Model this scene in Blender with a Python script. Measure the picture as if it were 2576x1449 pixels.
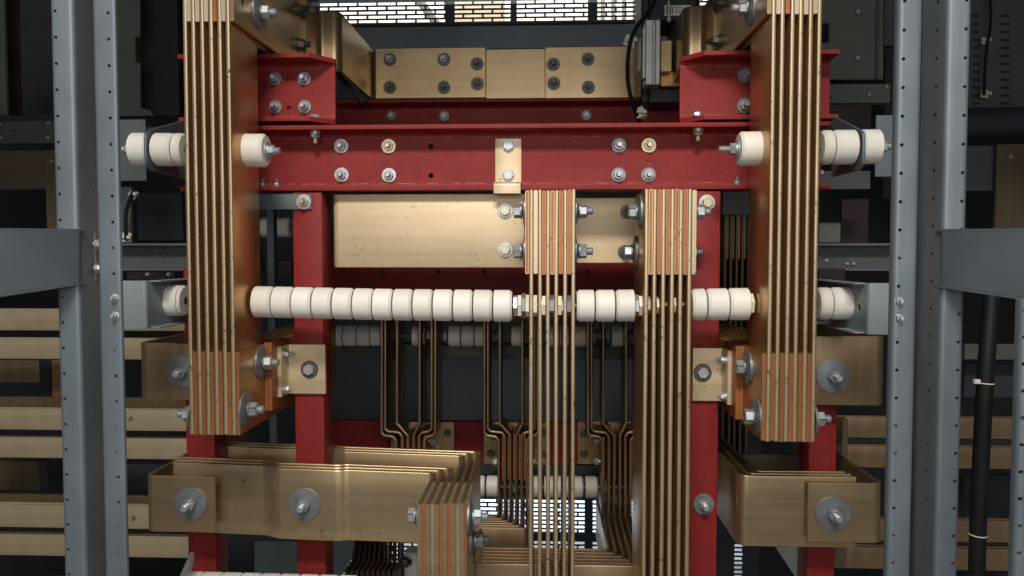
import bpy, bmesh, math, random
from mathutils import Vector, Matrix
random.seed(7)
PI = math.pi
for o in list(bpy.data.objects): bpy.data.objects.remove(o)
S = bpy.context.scene
COL = S.collection

# ------------------------------------------------------------------ camera
FPX, CX, CY = 1930.0, 1288.0, 724.5          # measured on a 2576 x 1449 view of the photograph
CAM = Vector((0, 0, 1.2))
yaw = math.atan(82 / FPX); pit = math.atan(82 / FPX)
F = Vector((-math.sin(yaw) * math.cos(pit), math.cos(yaw) * math.cos(pit), -math.sin(pit)))
R = Vector((math.cos(yaw), math.sin(yaw), 0)); U = R.cross(F)
cam = bpy.data.cameras.new('camera'); camo = bpy.data.objects.new('camera', cam); COL.objects.link(camo)
camo.matrix_world = Matrix.Translation(CAM) @ Matrix((R, U, -F)).transposed().to_4x4()
cam.sensor_width = 36; cam.lens = 36 * FPX / 2576; cam.clip_start = 0.02; cam.clip_end = 50
S.camera = camo
S.render.resolution_x, S.render.resolution_y = 1024, 576

# ------------------------------------------------------------------ world, lamps, exposure
W = bpy.data.worlds.new('World'); S.world = W; W.use_nodes = True
W.node_tree.nodes['Background'].inputs[0].default_value = (0.80, 0.88, 1.0, 1)
W.node_tree.nodes['Background'].inputs[1].default_value = 0.058
def area(name, loc, target, sx, sy, power, color):
    l = bpy.data.lights.new(name, 'AREA'); l.shape = 'RECTANGLE'; l.size = sx; l.size_y = sy
    l.energy = power; l.color = color
    o = bpy.data.objects.new(name, l); COL.objects.link(o); o.location = loc
    o.rotation_euler = (Vector(target) - Vector(loc)).to_track_quat('-Z', 'Y').to_euler()
    return o
area('aisle_lamp', (-0.10, -0.90, 3.05), (0.03, 1.25, 1.25), 1.0, 0.3, 80, (1.0, 0.95, 0.87))
area('front_reflection_fill', (0.05, -0.95, 1.50), (0.0, 1.3, 1.25), 1.9, 0.8, 17, (1.0, 0.96, 0.90))  # soft fill added at camera height so the copper has something to reflect
area('back_room_lamp', (0.0, 2.75, 2.6), (0.0, 3.3, 1.3), 2.4, 0.3, 31, (1.0, 0.95, 0.86))
area('back_room_lamp_low', (0.0, 2.85, 0.15), (0.0, 3.3, 0.5), 2.4, 0.2, 24, (0.66, 0.82, 1.0))
S.view_settings.view_transform = 'Standard'; S.view_settings.look = 'None'
S.view_settings.exposure = 0; S.view_settings.gamma = 1; S.view_settings.use_curve_mapping = False

# ------------------------------------------------------------------ materials
def newmat(name):
    m = bpy.data.materials.new(name); m.use_nodes = True
    nt = m.node_tree; b = nt.nodes['Principled BSDF']
    return m, nt, b
def ramp(nt, fac, c0, c1, p0=0.3, p1=0.7):
    r = nt.nodes.new('ShaderNodeValToRGB'); nt.links.new(fac, r.inputs[0])
    r.color_ramp.elements[0].position = p0; r.color_ramp.elements[1].position = p1
    r.color_ramp.elements[0].color = (*c0, 1); r.color_ramp.elements[1].color = (*c1, 1)
    return r.outputs[0]
def noise(nt, scale, detail=4, stretch=(1, 1, 1), rough=0.55):
    t = nt.nodes.new('ShaderNodeTexCoord'); mp = nt.nodes.new('ShaderNodeMapping'); n = nt.nodes.new('ShaderNodeTexNoise')
    mp.inputs['Scale'].default_value = stretch
    nt.links.new(t.outputs['Object'], mp.inputs[0]); nt.links.new(mp.outputs[0], n.inputs['Vector'])
    n.inputs['Scale'].default_value = scale; n.inputs['Detail'].default_value = detail; n.inputs['Roughness'].default_value = rough
    return n.outputs['Fac']
def mix(nt, fac, a, b, mode='MIX'):
    m = nt.nodes.new('ShaderNodeMix'); m.data_type = 'RGBA'; m.blend_type = mode
    if isinstance(fac, (int, float)): m.inputs[0].default_value = fac
    else: nt.links.new(fac, m.inputs[0])
    for i, v in ((6, a), (7, b)):
        if isinstance(v, tuple): m.inputs[i].default_value = (*v, 1)
        else: nt.links.new(v, m.inputs[i])
    return m.outputs[2]
def bump(nt, b, h, strength, dist=0.001):
    n = nt.nodes.new('ShaderNodeBump'); n.inputs['Strength'].default_value = strength; n.inputs['Distance'].default_value = dist
    nt.links.new(h, n.inputs['Height']); nt.links.new(n.outputs[0], b.inputs['Normal'])
def rrange(nt, b, fac, lo, hi):
    m = nt.nodes.new('ShaderNodeMapRange'); m.inputs[3].default_value = lo; m.inputs[4].default_value = hi
    nt.links.new(fac, m.inputs[0]); nt.links.new(m.outputs[0], b.inputs['Roughness'])
def bar_metal(name, c0, c1, stain, metal, rlo, rhi, stretch, stain_amt=0.62):
    m, nt, b = newmat(name)
    cl = noise(nt, 9, 5); st = noise(nt, 60, 3, stretch); sp = noise(nt, 170, 6)
    col = ramp(nt, cl, c0, c1, 0.32, 0.68)
    col = mix(nt, 0.42, col, ramp(nt, st, (0.70, 0.67, 0.62), (1.0, 1.0, 1.0), 0.3, 0.7), 'MULTIPLY')
    mask = ramp(nt, sp, (0, 0, 0), (1, 1, 1), stain_amt, stain_amt + 0.10)
    big = ramp(nt, noise(nt, 22, 3), (0, 0, 0), (1, 1, 1), 0.5, 0.66)
    mm = nt.nodes.new('ShaderNodeMath'); mm.operation = 'MULTIPLY'
    nt.links.new(mask, mm.inputs[0]); nt.links.new(big, mm.inputs[1])
    col = mix(nt, mm.outputs[0], col, stain)
    nt.links.new(col, b.inputs['Base Color']); b.inputs['Metallic'].default_value = metal
    rrange(nt, b, st, rlo, rhi); bump(nt, b, st, 0.12, 0.0006)
    return m
M = {}
M['copper_v'] = bar_metal('busbar_edge', (0.50, 0.385, 0.235), (0.60, 0.485, 0.325), (0.10, 0.07, 0.04), 0.72, 0.32, 0.48, (1, 1, 0.03), 0.56)
M['copper_h'] = bar_metal('aged_busbar_horizontal', (0.58, 0.45, 0.285), (0.655, 0.525, 0.355), (0.24, 0.15, 0.07), 0.35, 0.36, 0.50, (0.03, 1, 1), 0.57)
M['copper_elbow'] = bar_metal('golden_elbow', (0.55, 0.405, 0.235), (0.64, 0.49, 0.305), (0.16, 0.10, 0.05), 0.88, 0.25, 0.40, (0.03, 1, 1), 0.6)
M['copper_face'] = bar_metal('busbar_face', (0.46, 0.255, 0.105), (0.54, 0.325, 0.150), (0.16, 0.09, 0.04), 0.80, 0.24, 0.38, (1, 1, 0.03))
M['copper_y'] = bar_metal('aged_busbar_deep', (0.44, 0.225, 0.09), (0.52, 0.29, 0.13), (0.14, 0.08, 0.04), 0.75, 0.26, 0.40, (1, 0.03, 1))
M['copper_top'] = bar_metal('aged_top_link', (0.47, 0.325, 0.17), (0.55, 0.405, 0.23), (0.14, 0.08, 0.04), 0.82, 0.26, 0.40, (1, 0.03, 1))
M['copper_old'] = bar_metal('dark_aged_busbar', (0.49, 0.355, 0.205), (0.58, 0.44, 0.27), (0.10, 0.07, 0.04), 0.88, 0.25, 0.42, (0.03, 1, 1))
M['copper_main'] = bar_metal('main_busbar', (0.42, 0.335, 0.22), (0.50, 0.415, 0.285), (0.16, 0.11, 0.07), 0.4, 0.32, 0.48, (0.03, 1, 1))
M['copper_dim'] = bar_metal('aged_and_shaded_busbar', (0.42, 0.285, 0.17), (0.50, 0.365, 0.23), (0.09, 0.06, 0.035), 0.9, 0.30, 0.44, (1, 1, 0.03))
M['copper_raw'] = bar_metal('bare_cut_copper', (0.27, 0.10, 0.038), (0.44, 0.155, 0.05), (0.20, 0.10, 0.05), 0.4, 0.38, 0.5, (1, 1, 0.05), 0.54)
M['copper_pale'] = bar_metal('pale_plated_edge', (0.54, 0.41, 0.32), (0.62, 0.50, 0.40), (0.2, 0.13, 0.08), 0.4, 0.35, 0.5, (1, 1, 0.05), 0.68)
def red_mat(wear=()):
    m, nt, b = newmat('red_fibreglass')
    col = ramp(nt, noise(nt, 22, 8, rough=0.7), (0.175, 0.0145, 0.0145), (0.235, 0.022, 0.021))
    col = mix(nt, ramp(nt, noise(nt, 420, 2), (0, 0, 0), (1, 1, 1), 0.62, 0.74), col, (0.30, 0.055, 0.05))
    sc = ramp(nt, noise(nt, 48, 4, (0.5, 1, 1.6)), (0, 0, 0), (0.6, 0.6, 0.6), 0.72, 0.76)
    col = mix(nt, sc, col, (0.36, 0.08, 0.08))
    if wear:                                            # rubbed, chipped line where web meets flange
        tc = nt.nodes.new('ShaderNodeTexCoord'); sp = nt.nodes.new('ShaderNodeSeparateXYZ'); nt.links.new(tc.outputs['Object'], sp.inputs[0])
        wob = noise(nt, 40, 3, (1, 0.01, 0.01)); brk = ramp(nt, noise(nt, 55, 3, (1, 0.2, 0.2)), (0, 0, 0), (1, 1, 1), 0.45, 0.58)
        for z0 in wear:
            a = nt.nodes.new('ShaderNodeMath'); a.operation = 'MULTIPLY_ADD'; nt.links.new(wob, a.inputs[0]); a.inputs[1].default_value = 0.003; a.inputs[2].default_value = z0 - 0.0015
            c = nt.nodes.new('ShaderNodeMath'); c.operation = 'COMPARE'; nt.links.new(sp.outputs[2], c.inputs[0]); nt.links.new(a.outputs[0], c.inputs[1]); c.inputs[2].default_value = 0.0005
            d = nt.nodes.new('ShaderNodeMath'); d.operation = 'MULTIPLY'; nt.links.new(c.outputs[0], d.inputs[0]); nt.links.new(brk, d.inputs[1])
            col = mix(nt, d.outputs[0], col, (0.40, 0.13, 0.12))
    nt.links.new(col, b.inputs['Base Color']); b.inputs['Roughness'].default_value = 0.55; b.inputs['Specular IOR Level'].default_value = 0.22
    bump(nt, b, noise(nt, 350, 3), 0.15, 0.0005)
    return m
M['red'] = red_mat()
def paint(name, c0, c1, rough, sc=12, bumpy=0.08, spec=0.5, metal=0):
    m, nt, b = newmat(name)
    n = noise(nt, sc, 4)
    nt.links.new(ramp(nt, n, c0, c1), b.inputs['Base Color'])
    rrange(nt, b, n, rough - 0.07, rough + 0.07); b.inputs['Specular IOR Level'].default_value = spec
    b.inputs['Metallic'].default_value = metal
    bump(nt, b, noise(nt, 500, 2), bumpy, 0.0004)
    return m
M['grey'] = paint('blue_grey_paint', (0.118, 0.146, 0.170), (0.150, 0.180, 0.206), 0.46, 16, 0.08, 0.5, 0.42)
M['grey_light'] = paint('pale_grey_paint', (0.20, 0.235, 0.26), (0.24, 0.275, 0.30), 0.45)
M['grey_dark'] = paint('dark_grey_panel', (0.060, 0.070, 0.070), (0.080, 0.090, 0.088), 0.5)
M['grey_olive'] = paint('olive_grey_panel', (0.115, 0.120, 0.105), (0.145, 0.150, 0.130), 0.55)
M['black_panel'] = paint('black_panel', (0.008, 0.009, 0.012), (0.013, 0.014, 0.019), 0.5)
M['navy_panel'] = paint('navy_panel', (0.020, 0.026, 0.036), (0.028, 0.036, 0.048), 0.5)
M['white'] = paint('cream_insulator', (0.70, 0.665, 0.60), (0.76, 0.73, 0.665), 0.42, 30, 0.06)
def ceramic():
    m, nt, b = newmat('cream_insulator')
    oi = nt.nodes.new('ShaderNodeObjectInfo')
    col = ramp(nt, oi.outputs['Random'], (0.69, 0.66, 0.595), (0.76, 0.735, 0.68), 0.0, 1.0)
    col = mix(nt, ramp(nt, noise(nt, 45, 6, (0.4, 1, 1)), (0, 0, 0), (0.25, 0.25, 0.25), 0.56, 0.8), col, (0.50, 0.45, 0.37))
    sp = ramp(nt, noise(nt, 260, 2), (0, 0, 0), (1, 1, 1), 0.76, 0.79)
    col = mix(nt, sp, col, (0.45, 0.29, 0.23))
    nt.links.new(col, b.inputs['Base Color']); rrange(nt, b, noise(nt, 30, 4), 0.42, 0.62); b.inputs['Specular IOR Level'].default_value = 0.35
    bump(nt, b, noise(nt, 90, 4, (0.3, 1, 1)), 0.06, 0.0005)
    return m
M['white'] = ceramic()
M['cream'] = paint('cream_nut', (0.66, 0.60, 0.46), (0.74, 0.68, 0.55), 0.45, 30)
M['zinc'] = paint('zinc_plate', (0.40, 0.42, 0.44), (0.54, 0.56, 0.58), 0.46, 80, 0.1, 0.5, 0.75)
M['zinc_yellow'] = paint('yellow_zinc_plate', (0.46, 0.42, 0.27), (0.58, 0.54, 0.36), 0.36, 80, 0.1, 0.5, 0.7)
M['zinc_grey'] = paint('grey_zinc_washer', (0.165, 0.18, 0.19), (0.235, 0.25, 0.26), 0.44, 60, 0.1, 0.5, 0.55)
M['steel_dark'] = paint('dull_steel', (0.10, 0.10, 0.09), (0.15, 0.145, 0.13), 0.38, 90, 0.1, 0.5, 0.6)
M['alu'] = paint('brushed_aluminium', (0.40, 0.41, 0.40), (0.50, 0.51, 0.50), 0.42, 30, 0.1, 0.5, 0.7)
M['black'] = paint('black_plastic', (0.012, 0.012, 0.013), (0.018, 0.018, 0.02), 0.4)
M['cable'] = paint('cable_jacket', (0.004, 0.004, 0.005), (0.007, 0.007, 0.008), 0.6, 12, 0.08, 0.2)  # black jacket darkened further, the thick cable's shadow is in the colour
M['tie'] = paint('natural_nylon', (0.48, 0.46, 0.36), (0.58, 0.56, 0.46), 0.5)
M['label'] = paint('white_label', (0.68, 0.68, 0.66), (0.74, 0.74, 0.72), 0.5)
M['ink'] = paint('black_ink', (0.015, 0.015, 0.016), (0.02, 0.02, 0.022), 0.6)
M['marker'] = paint('marker_ink', (0.02, 0.016, 0.012), (0.03, 0.024, 0.018), 0.5)
M['wall'] = paint('white_wall', (0.78, 0.77, 0.74), (0.82, 0.81, 0.78), 0.8)
M['tan'] = paint('tan_locker', (0.42, 0.37, 0.27), (0.48, 0.43, 0.32), 0.6)
M['floor'] = paint('floor', (0.20, 0.20, 0.19), (0.26, 0.26, 0.25), 0.5)
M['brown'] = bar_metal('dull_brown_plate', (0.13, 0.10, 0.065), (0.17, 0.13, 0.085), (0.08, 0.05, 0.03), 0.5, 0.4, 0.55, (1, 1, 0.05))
M['leaf'] = paint('dark_laminate', (0.075, 0.048, 0.030), (0.10, 0.066, 0.042), 0.45)
M['purple'] = paint('maroon_and_shaded_red', (0.020, 0.007, 0.012), (0.028, 0.009, 0.015), 0.5)

# ------------------------------------------------------------------ pixel helpers
def ray(x, y): return F * FPX + R * (x - CX) - U * (y - CY)
def P(x, y, Y): d = ray(x, y); return CAM + d * (Y / d.y)
def PX(x, y, X): d = ray(x, y); return CAM + d * (X / d.x)
def XA(x, Y, y=724): return P(x, y, Y).x
def ZA(y, Y, x=1288): return P(x, y, Y).z

# ------------------------------------------------------------------ mesh helpers
def fillet(pts, rad, seg=5, closed=True):
    out = []; n = len(pts); pts = [Vector(p) for p in pts]
    for i, p in enumerate(pts):
        r = rad if isinstance(rad, (int, float)) else rad[i]
        if r <= 0 or (not closed and i in (0, n - 1)): out.append(p); continue
        a = pts[i - 1] - p; b = pts[(i + 1) % n] - p
        la, lb = a.length, b.length; a.normalize(); b.normalize()
        ang = a.angle(b, PI)
        if ang > PI - 0.01: out.append(p); continue
        t = min(r / math.tan(ang / 2), la * 0.48, lb * 0.48); rr = t * math.tan(ang / 2)
        c = p + (a + b).normalized() * (rr / math.sin(ang / 2))
        s = p + a * t - c; e = p + b * t - c
        tot = s.angle(e, 0)
        for k in range(seg + 1):
            f = k / seg
            v = (s * math.sin((1 - f) * tot) + e * math.sin(f * tot)) / math.sin(tot) if tot > 1e-4 else s.lerp(e, f)
            out.append(c + v)
    return out
class MB:
    def __init__(s): s.bm = bmesh.new()
    def box(s, a, b, bev=0.0006, seg=1):
        t = bmesh.new()
        lo = [min(a[i], b[i]) for i in range(3)]; hi = [max(a[i], b[i]) for i in range(3)]
        bmesh.ops.create_cube(t, size=1)
        for v in t.verts:
            v.co = Vector([(lo[i] + hi[i]) / 2 + v.co[i] * (hi[i] - lo[i]) for i in range(3)])
        if bev: bmesh.ops.bevel(t, geom=list(t.edges), offset=min(bev, 0.4 * min(hi[i] - lo[i] for i in range(3))), segments=seg, affect='EDGES', profile=0.5)
        s.merge(t); return s
    def bpx(s, x0, y0, x1, y1, Y, d, bev=0.0006):
        xm, ym = (x0 + x1) / 2, (y0 + y1) / 2
        return s.box((P(x0, ym, Y).x, Y, P(xm, y1, Y).z), (P(x1, ym, Y).x, Y + d, P(xm, y0, Y).z), bev)
    def merge(s, t):
        me = bpy.data.meshes.new('t'); t.to_mesh(me); t.free(); s.bm.from_mesh(me); bpy.data.meshes.remove(me)
    def prism(s, poly, o, e1, e2, ext, bev=0.0):
        # polygon (u,v) in the plane o + u e1 + v e2, extruded along ext
        t = bmesh.new(); e1, e2, ext, o = Vector(e1), Vector(e2), Vector(ext), Vector(o)
        v0 = [t.verts.new(o + e1 * p[0] + e2 * p[1]) for p in poly]
        v1 = [t.verts.new(v.co + ext) for v in v0]
        n = len(poly)
        for i in range(n): t.faces.new((v0[i], v0[(i + 1) % n], v1[(i + 1) % n], v1[i]))
        t.faces.new(list(reversed(v0))); t.faces.new(v1)
        bmesh.ops.recalc_face_normals(t, faces=t.faces[:])
        if bev:
            es = [e for e in t.edges if len(e.link_faces) == 2 and e.calc_face_angle(0) > 0.9]
            bmesh.ops.bevel(t, geom=es, offset=bev, segments=1, affect='EDGES')
        s.merge(t); return s
    def lathe(s, prof, c, axis, seg=24, phase=0.0, closed=False):
        t = bmesh.new(); ax = Vector(axis).normalized(); q = ax.to_track_quat('Z', 'Y'); c = Vector(c)
        rings = []
        for r, h in prof:
            if r < 1e-6: rings.append([t.verts.new(c + ax * h)])
            else: rings.append([t.verts.new(c + q @ Vector((r * math.cos(phase + 2 * PI * k / seg), r * math.sin(phase + 2 * PI * k / seg), h))) for k in range(seg)])
        if closed: rings.append(rings[0])
        for a, b in zip(rings, rings[1:]):
            for k in range(seg):
                k2 = (k + 1) % seg
                if len(a) == 1 and len(b) == 1: continue
                if len(a) == 1: t.faces.new((a[0], b[k], b[k2]))
                elif len(b) == 1: t.faces.new((a[k], a[k2], b[0]))
                else: t.faces.new((a[k], a[k2], b[k2], b[k]))
        bmesh.ops.recalc_face_normals(t, faces=t.faces[:]); s.merge(t); return s
    def sweep(s, path, wdir, t, w, r=0.0016, seg=2):
        # flat bar: rounded t x w section swept along path, w measured along wdir
        path = [Vector(p) for p in path]; wd = Vector(wdir).normalized(); n = len(path)
        hw, ht = w / 2, t / 2; r = min(r, ht * 0.9)
        prof = fillet([Vector((-ht, -hw, 0)), Vector((ht, -hw, 0)), Vector((ht, hw, 0)), Vector((-ht, hw, 0))], r, seg)
        tb = bmesh.new(); rings = []
        for i, p in enumerate(path):
            d0 = (path[i] - path[i - 1]).normalized() if i else (path[1] - path[0]).normalized()
            d1 = (path[i + 1] - path[i]).normalized() if i < n - 1 else d0
            n0 = wd.cross(d0).normalized(); n1 = wd.cross(d1).normalized()
            nm = (n0 + n1).normalized(); k = 1 / max(0.3, nm.dot(n0))
            rings.append([tb.verts.new(p + nm * (q.x * k) + wd * q.y) for q in prof])
        m = len(prof)
        for a, b in zip(rings, rings[1:]):
            for i in range(m): tb.faces.new((a[i], a[(i + 1) % m], b[(i + 1) % m], b[i]))
        tb.faces.new(list(reversed(rings[0]))); tb.faces.new(rings[-1])
        bmesh.ops.recalc_face_normals(tb, faces=tb.faces[:]); s.merge(tb); return s
    def tube(s, path, r, seg=10):
        tb = bmesh.new(); path = [Vector(p) for p in path]; rings = []; q = None
        for i, p in enumerate(path):
            d = (path[min(i + 1, len(path) - 1)] - path[max(i - 1, 0)]).normalized()
            q = d.to_track_quat('Z', 'Y') if q is None else (q @ Vector((0, 0, 1))).rotation_difference(d) @ q
            rings.append([tb.verts.new(p + q @ Vector((r * math.cos(2 * PI * k / seg), r * math.sin(2 * PI * k / seg), 0))) for k in range(seg)])
        for a, b in zip(rings, rings[1:]):
            for k in range(seg): tb.faces.new((a[k], a[(k + 1) % seg], b[(k + 1) % seg], b[k]))
        tb.faces.new(list(reversed(rings[0]))); tb.faces.new(rings[-1])
        bmesh.ops.recalc_face_normals(tb, faces=tb.faces[:]); s.merge(tb); return s
    def mesh(s, name, mat, shift=None):
        if shift is not None:
            for v in s.bm.verts: v.co -= shift
        me = bpy.data.meshes.new(name); s.bm.to_mesh(me); s.bm.free()
        me.materials.append(M[mat])
        for p in me.polygons: p.use_smooth = True
        me.set_sharp_from_angle(angle=math.radians(35))
        return me
    def build(s, name, mat, parent=None, label=None):
        o = None
        root = rootof(parent) if parent else None
        me = s.mesh(name, mat, root.location if root else None)
        o = bpy.data.objects.new(name, me); COL.objects.link(o)
        if parent: o.parent = parent
        if label: o['label'] = label
        return o
def inset_end(o, t):
    # split the front end into a worn rim and a bare sheared core
    bm = bmesh.new(); bm.from_mesh(o.data)
    fs = [f for f in bm.faces if f.normal.y < -0.95 and len(f.verts) > 4]
    if fs:
        bmesh.ops.inset_region(bm, faces=fs, thickness=t, depth=0.0)
        core = set(fs)
        for f in bm.faces:
            f.material_index = 1 if f in core else 0
    bm.to_mesh(o.data); bm.free()
def rawedge(o, rim=0.0):
    # the sheared edge of a spacer shows bare copper, its faces do not
    o.data.materials.append(M['copper_raw'])
    for p in o.data.polygons:
        if p.normal.y < -0.9: p.material_index = 1
    if rim: inset_end(o, rim)
    return o
def rootof(o):
    while o.parent: o = o.parent
    return o
def thing(name, label, cat, loc, group=None):
    o = bpy.data.objects.new(name, None); COL.objects.link(o); o.location = loc
    o.empty_display_size = 0.02
    o['label'] = label; o['category'] = cat
    if group: o['group'] = group
    return o
def single(mb, name, mat, label, cat, group=None, kind=None):
    c = Vector((0, 0, 0)); n = 0
    for v in mb.bm.verts: c += v.co; n += 1
    c /= max(n, 1)
    me = mb.mesh(name, mat, c); o = bpy.data.objects.new(name, me); COL.objects.link(o); o.location = c
    if label: o['label'] = label
    if cat: o['category'] = cat
    if group: o['group'] = group
    if kind: o['kind'] = kind
    return o
def drill(o, holes):
    # real holes: (point, axis, radius, length) in world space, cut with a temporary boolean
    if not holes: return
    off = rootof(o).location if o.parent else o.location
    c = MB()
    for p, ax, r, ln in holes:
        ax = Vector(ax).normalized(); c.lathe([(0, -ln), (r, -ln), (r, ln), (0, ln)], Vector(p), ax, 14)
    cme = c.mesh('cutter', 'black', off); co = bpy.data.objects.new('cutter', cme); COL.objects.link(co)
    co.parent = o.parent
    if not o.parent: co.location = off
    md = o.modifiers.new('b', 'BOOLEAN'); md.operation = 'DIFFERENCE'; md.object = co; md.solver = 'EXACT'
    dg = bpy.context.evaluated_depsgraph_get(); dg.update()
    me = bpy.data.meshes.new_from_object(o.evaluated_get(dg), depsgraph=dg)
    o.modifiers.clear(); nm = o.data.name; old = o.data; o.data = me; me.name = nm
    while len(me.materials) > 1: me.materials.pop()
    bpy.data.meshes.remove(old); bpy.data.objects.remove(co); bpy.data.meshes.remove(cme)
    me.set_sharp_from_angle(angle=math.radians(35))

CACHE = {}
def cached(key, fn):
    if key not in CACHE: CACHE[key] = fn()
    return CACHE[key]
def place(name, me, parent, pos, axis, spin=0.0, label=None):
    o = bpy.data.objects.new(name, me); COL.objects.link(o); o.parent = parent
    root = rootof(parent)
    o.rotation_mode = 'QUATERNION'
    from mathutils import Quaternion
    o.rotation_quaternion = Vector(axis).to_track_quat('Z', 'Y') @ Quaternion((0, 0, 1), spin)
    o.location = Vector(pos) - root.location
    if label: o['label'] = label
    return o
def hexprof(rc, h0, h1): return [(0, h0), (rc, h0), (rc, h1 - 0.0012), (rc * 0.90, h1), (0, h1)]
def bolt(parent, pos, axis, rw=0.013, tw=0.0022, cup=0.0, rn=0.0085, hn=0.007, rs=0.0045, ls=0.010, mw='zinc', mn='zinc', head=False, lock=True):
    """bolt on a surface: bolt > washer, nut (or a hex bolt head > washer)"""
    spin = random.uniform(0, PI)
    top = tw + cup
    def mw_():
        m = MB()
        if cup: m.lathe([(rs, cup), (rw, 0), (rw, tw), (rs, top), (rs, cup)], (0, 0, 0), (0, 0, 1), 36)
        else: m.lathe([(rs, 0.0), (rw, 0.0), (rw, tw * 0.7), (rw - tw * 0.3, tw), (rs, tw), (rs, 0)], (0, 0, 0), (0, 0, 1), 32)
        if lock: m.lathe([(rs, top), (rn * 1.10, top), (rn * 1.10, top + 0.0022), (rs, top + 0.0022), (rs, top)], (0, 0, 0), (0, 0, 1), 24)
        return m.mesh('washer', mw)
    t2 = top + (0.0022 if lock else 0)
    def mn_():
        return MB().lathe([(rs * 0.95, t2), (rn, t2), (rn, t2 + hn - 0.001), (rn * 0.90, t2 + hn), (rs * 1.25, t2 + hn), (rs * 0.95, t2 + hn - 0.001)], (0, 0, 0), (0, 0, 1), 6).mesh('nut', mn)
    def ms_():
        m = MB()
        if head:
            m.lathe([(0, t2), (rn, t2), (rn, t2 + hn - 0.001), (rn * 0.90, t2 + hn), (rn * 0.6, t2 + hn), (rn * 0.55, t2 + hn - 0.0004), (0, t2 + hn - 0.0004)], (0, 0, 0), (0, 0, 1), 6)
        else:
            pr = [(0, -0.004), (rs, -0.004)]; h = t2 + hn - 0.002; end = t2 + hn + ls
            while h < end - 0.002: pr += [(rs, h), (rs * 0.86, h + 0.0008)]; h += 0.0016
            pr += [(rs, end - 0.0012), (rs * 0.75, end), (0, end)]
            m.lathe(pr, (0, 0, 0), (0, 0, 1), 16)
        return m.mesh('bolt', mn)
    k = (rw, tw, cup, rn, hn, rs, ls, mw, mn, head, lock)
    b = place('bolt', cached(('b',) + k, ms_), parent, pos, axis, spin)
    w = bpy.data.objects.new('washer', cached(('w',) + k, mw_)); COL.objects.link(w); w.parent = b
    if rw > 0.02 and cup > 0.003:
        def tm():
            m = MB(); m.box((rn * 0.62, -0.0007, t2 + hn - 0.0002), (rn * 0.93, 0.0007, t2 + hn + 0.0003), 0)
            a = math.cos(PI / 6) * rn
            m.box((rn * 0.88, -0.0007, t2 + 0.001), (rn + 0.0004, 0.0007, t2 + hn - 0.0004), 0)
            return m.mesh('torque_mark', 'ink')
        tmo = bpy.data.objects.new('torque_mark', cached(('t',) + k, tm)); COL.objects.link(tmo); tmo.parent = b
    if not head:
        n = bpy.data.objects.new('nut', cached(('n',) + k, mn_)); COL.objects.link(n); n.parent = b
    return b
BIG = dict(rw=0.0262, tw=0.0028, cup=0.0035, rn=0.0112, hn=0.0105, rs=0.0062, ls=0.010, mw='zinc_grey', mn='zinc')
FRONT = (0, -1, 0)

# ================================================================== SETTING
single(MB().box((-3, -1.5, -0.05), (3, 3.6, 0.0), 0), 'floor', 'floor', None, None, kind='structure')
wl = single(MB().box((-3, 3.30, 0), (3, 3.4, 3.0), 0), 'back_wall', 'wall', 'white wall of the room behind the ventilated rear panel', 'wall')

def room_box(name, x0, y0, x1, y1, Y, d, mat, label, cat):
    m = MB(); m.bpx(x0, y0, x1, y1, Y, d, 0.004); single(m, name, mat, label, cat)
room_box('locker', 1130, -60, 1262, 62, 3.0, 0.25, 'tan', 'tan locker seen through the slots of the second upper grille bay', 'locker')
for k in range(5):
    room_box('wall_rail', 1512 + k * 27, -60, 1522 + k * 27, 62, 3.1, 0.03, 'grey_olive', ('first', 'second', 'third', 'fourth', 'fifth')[k] + ' upright rail from the left behind the rightmost upper grille bay', 'rail')
m = MB(); m.sweep([P(1010, -60, 3.0), P(1120, 90, 3.0)], (0, 1, 0), 0.03, 0.03, 0.003); single(m, 'conduit', 'grey_olive', 'slanting conduit seen through the first upper grille bay', 'pipe')
m = MB(); m.sweep([P(1075, -60, 3.05), P(1185, 90, 3.05)], (0, 1, 0), 0.02, 0.02, 0.003); single(m, 'conduit', 'grey_olive', 'thinner slanting conduit right of the first one behind the grille', 'pipe')
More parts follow.
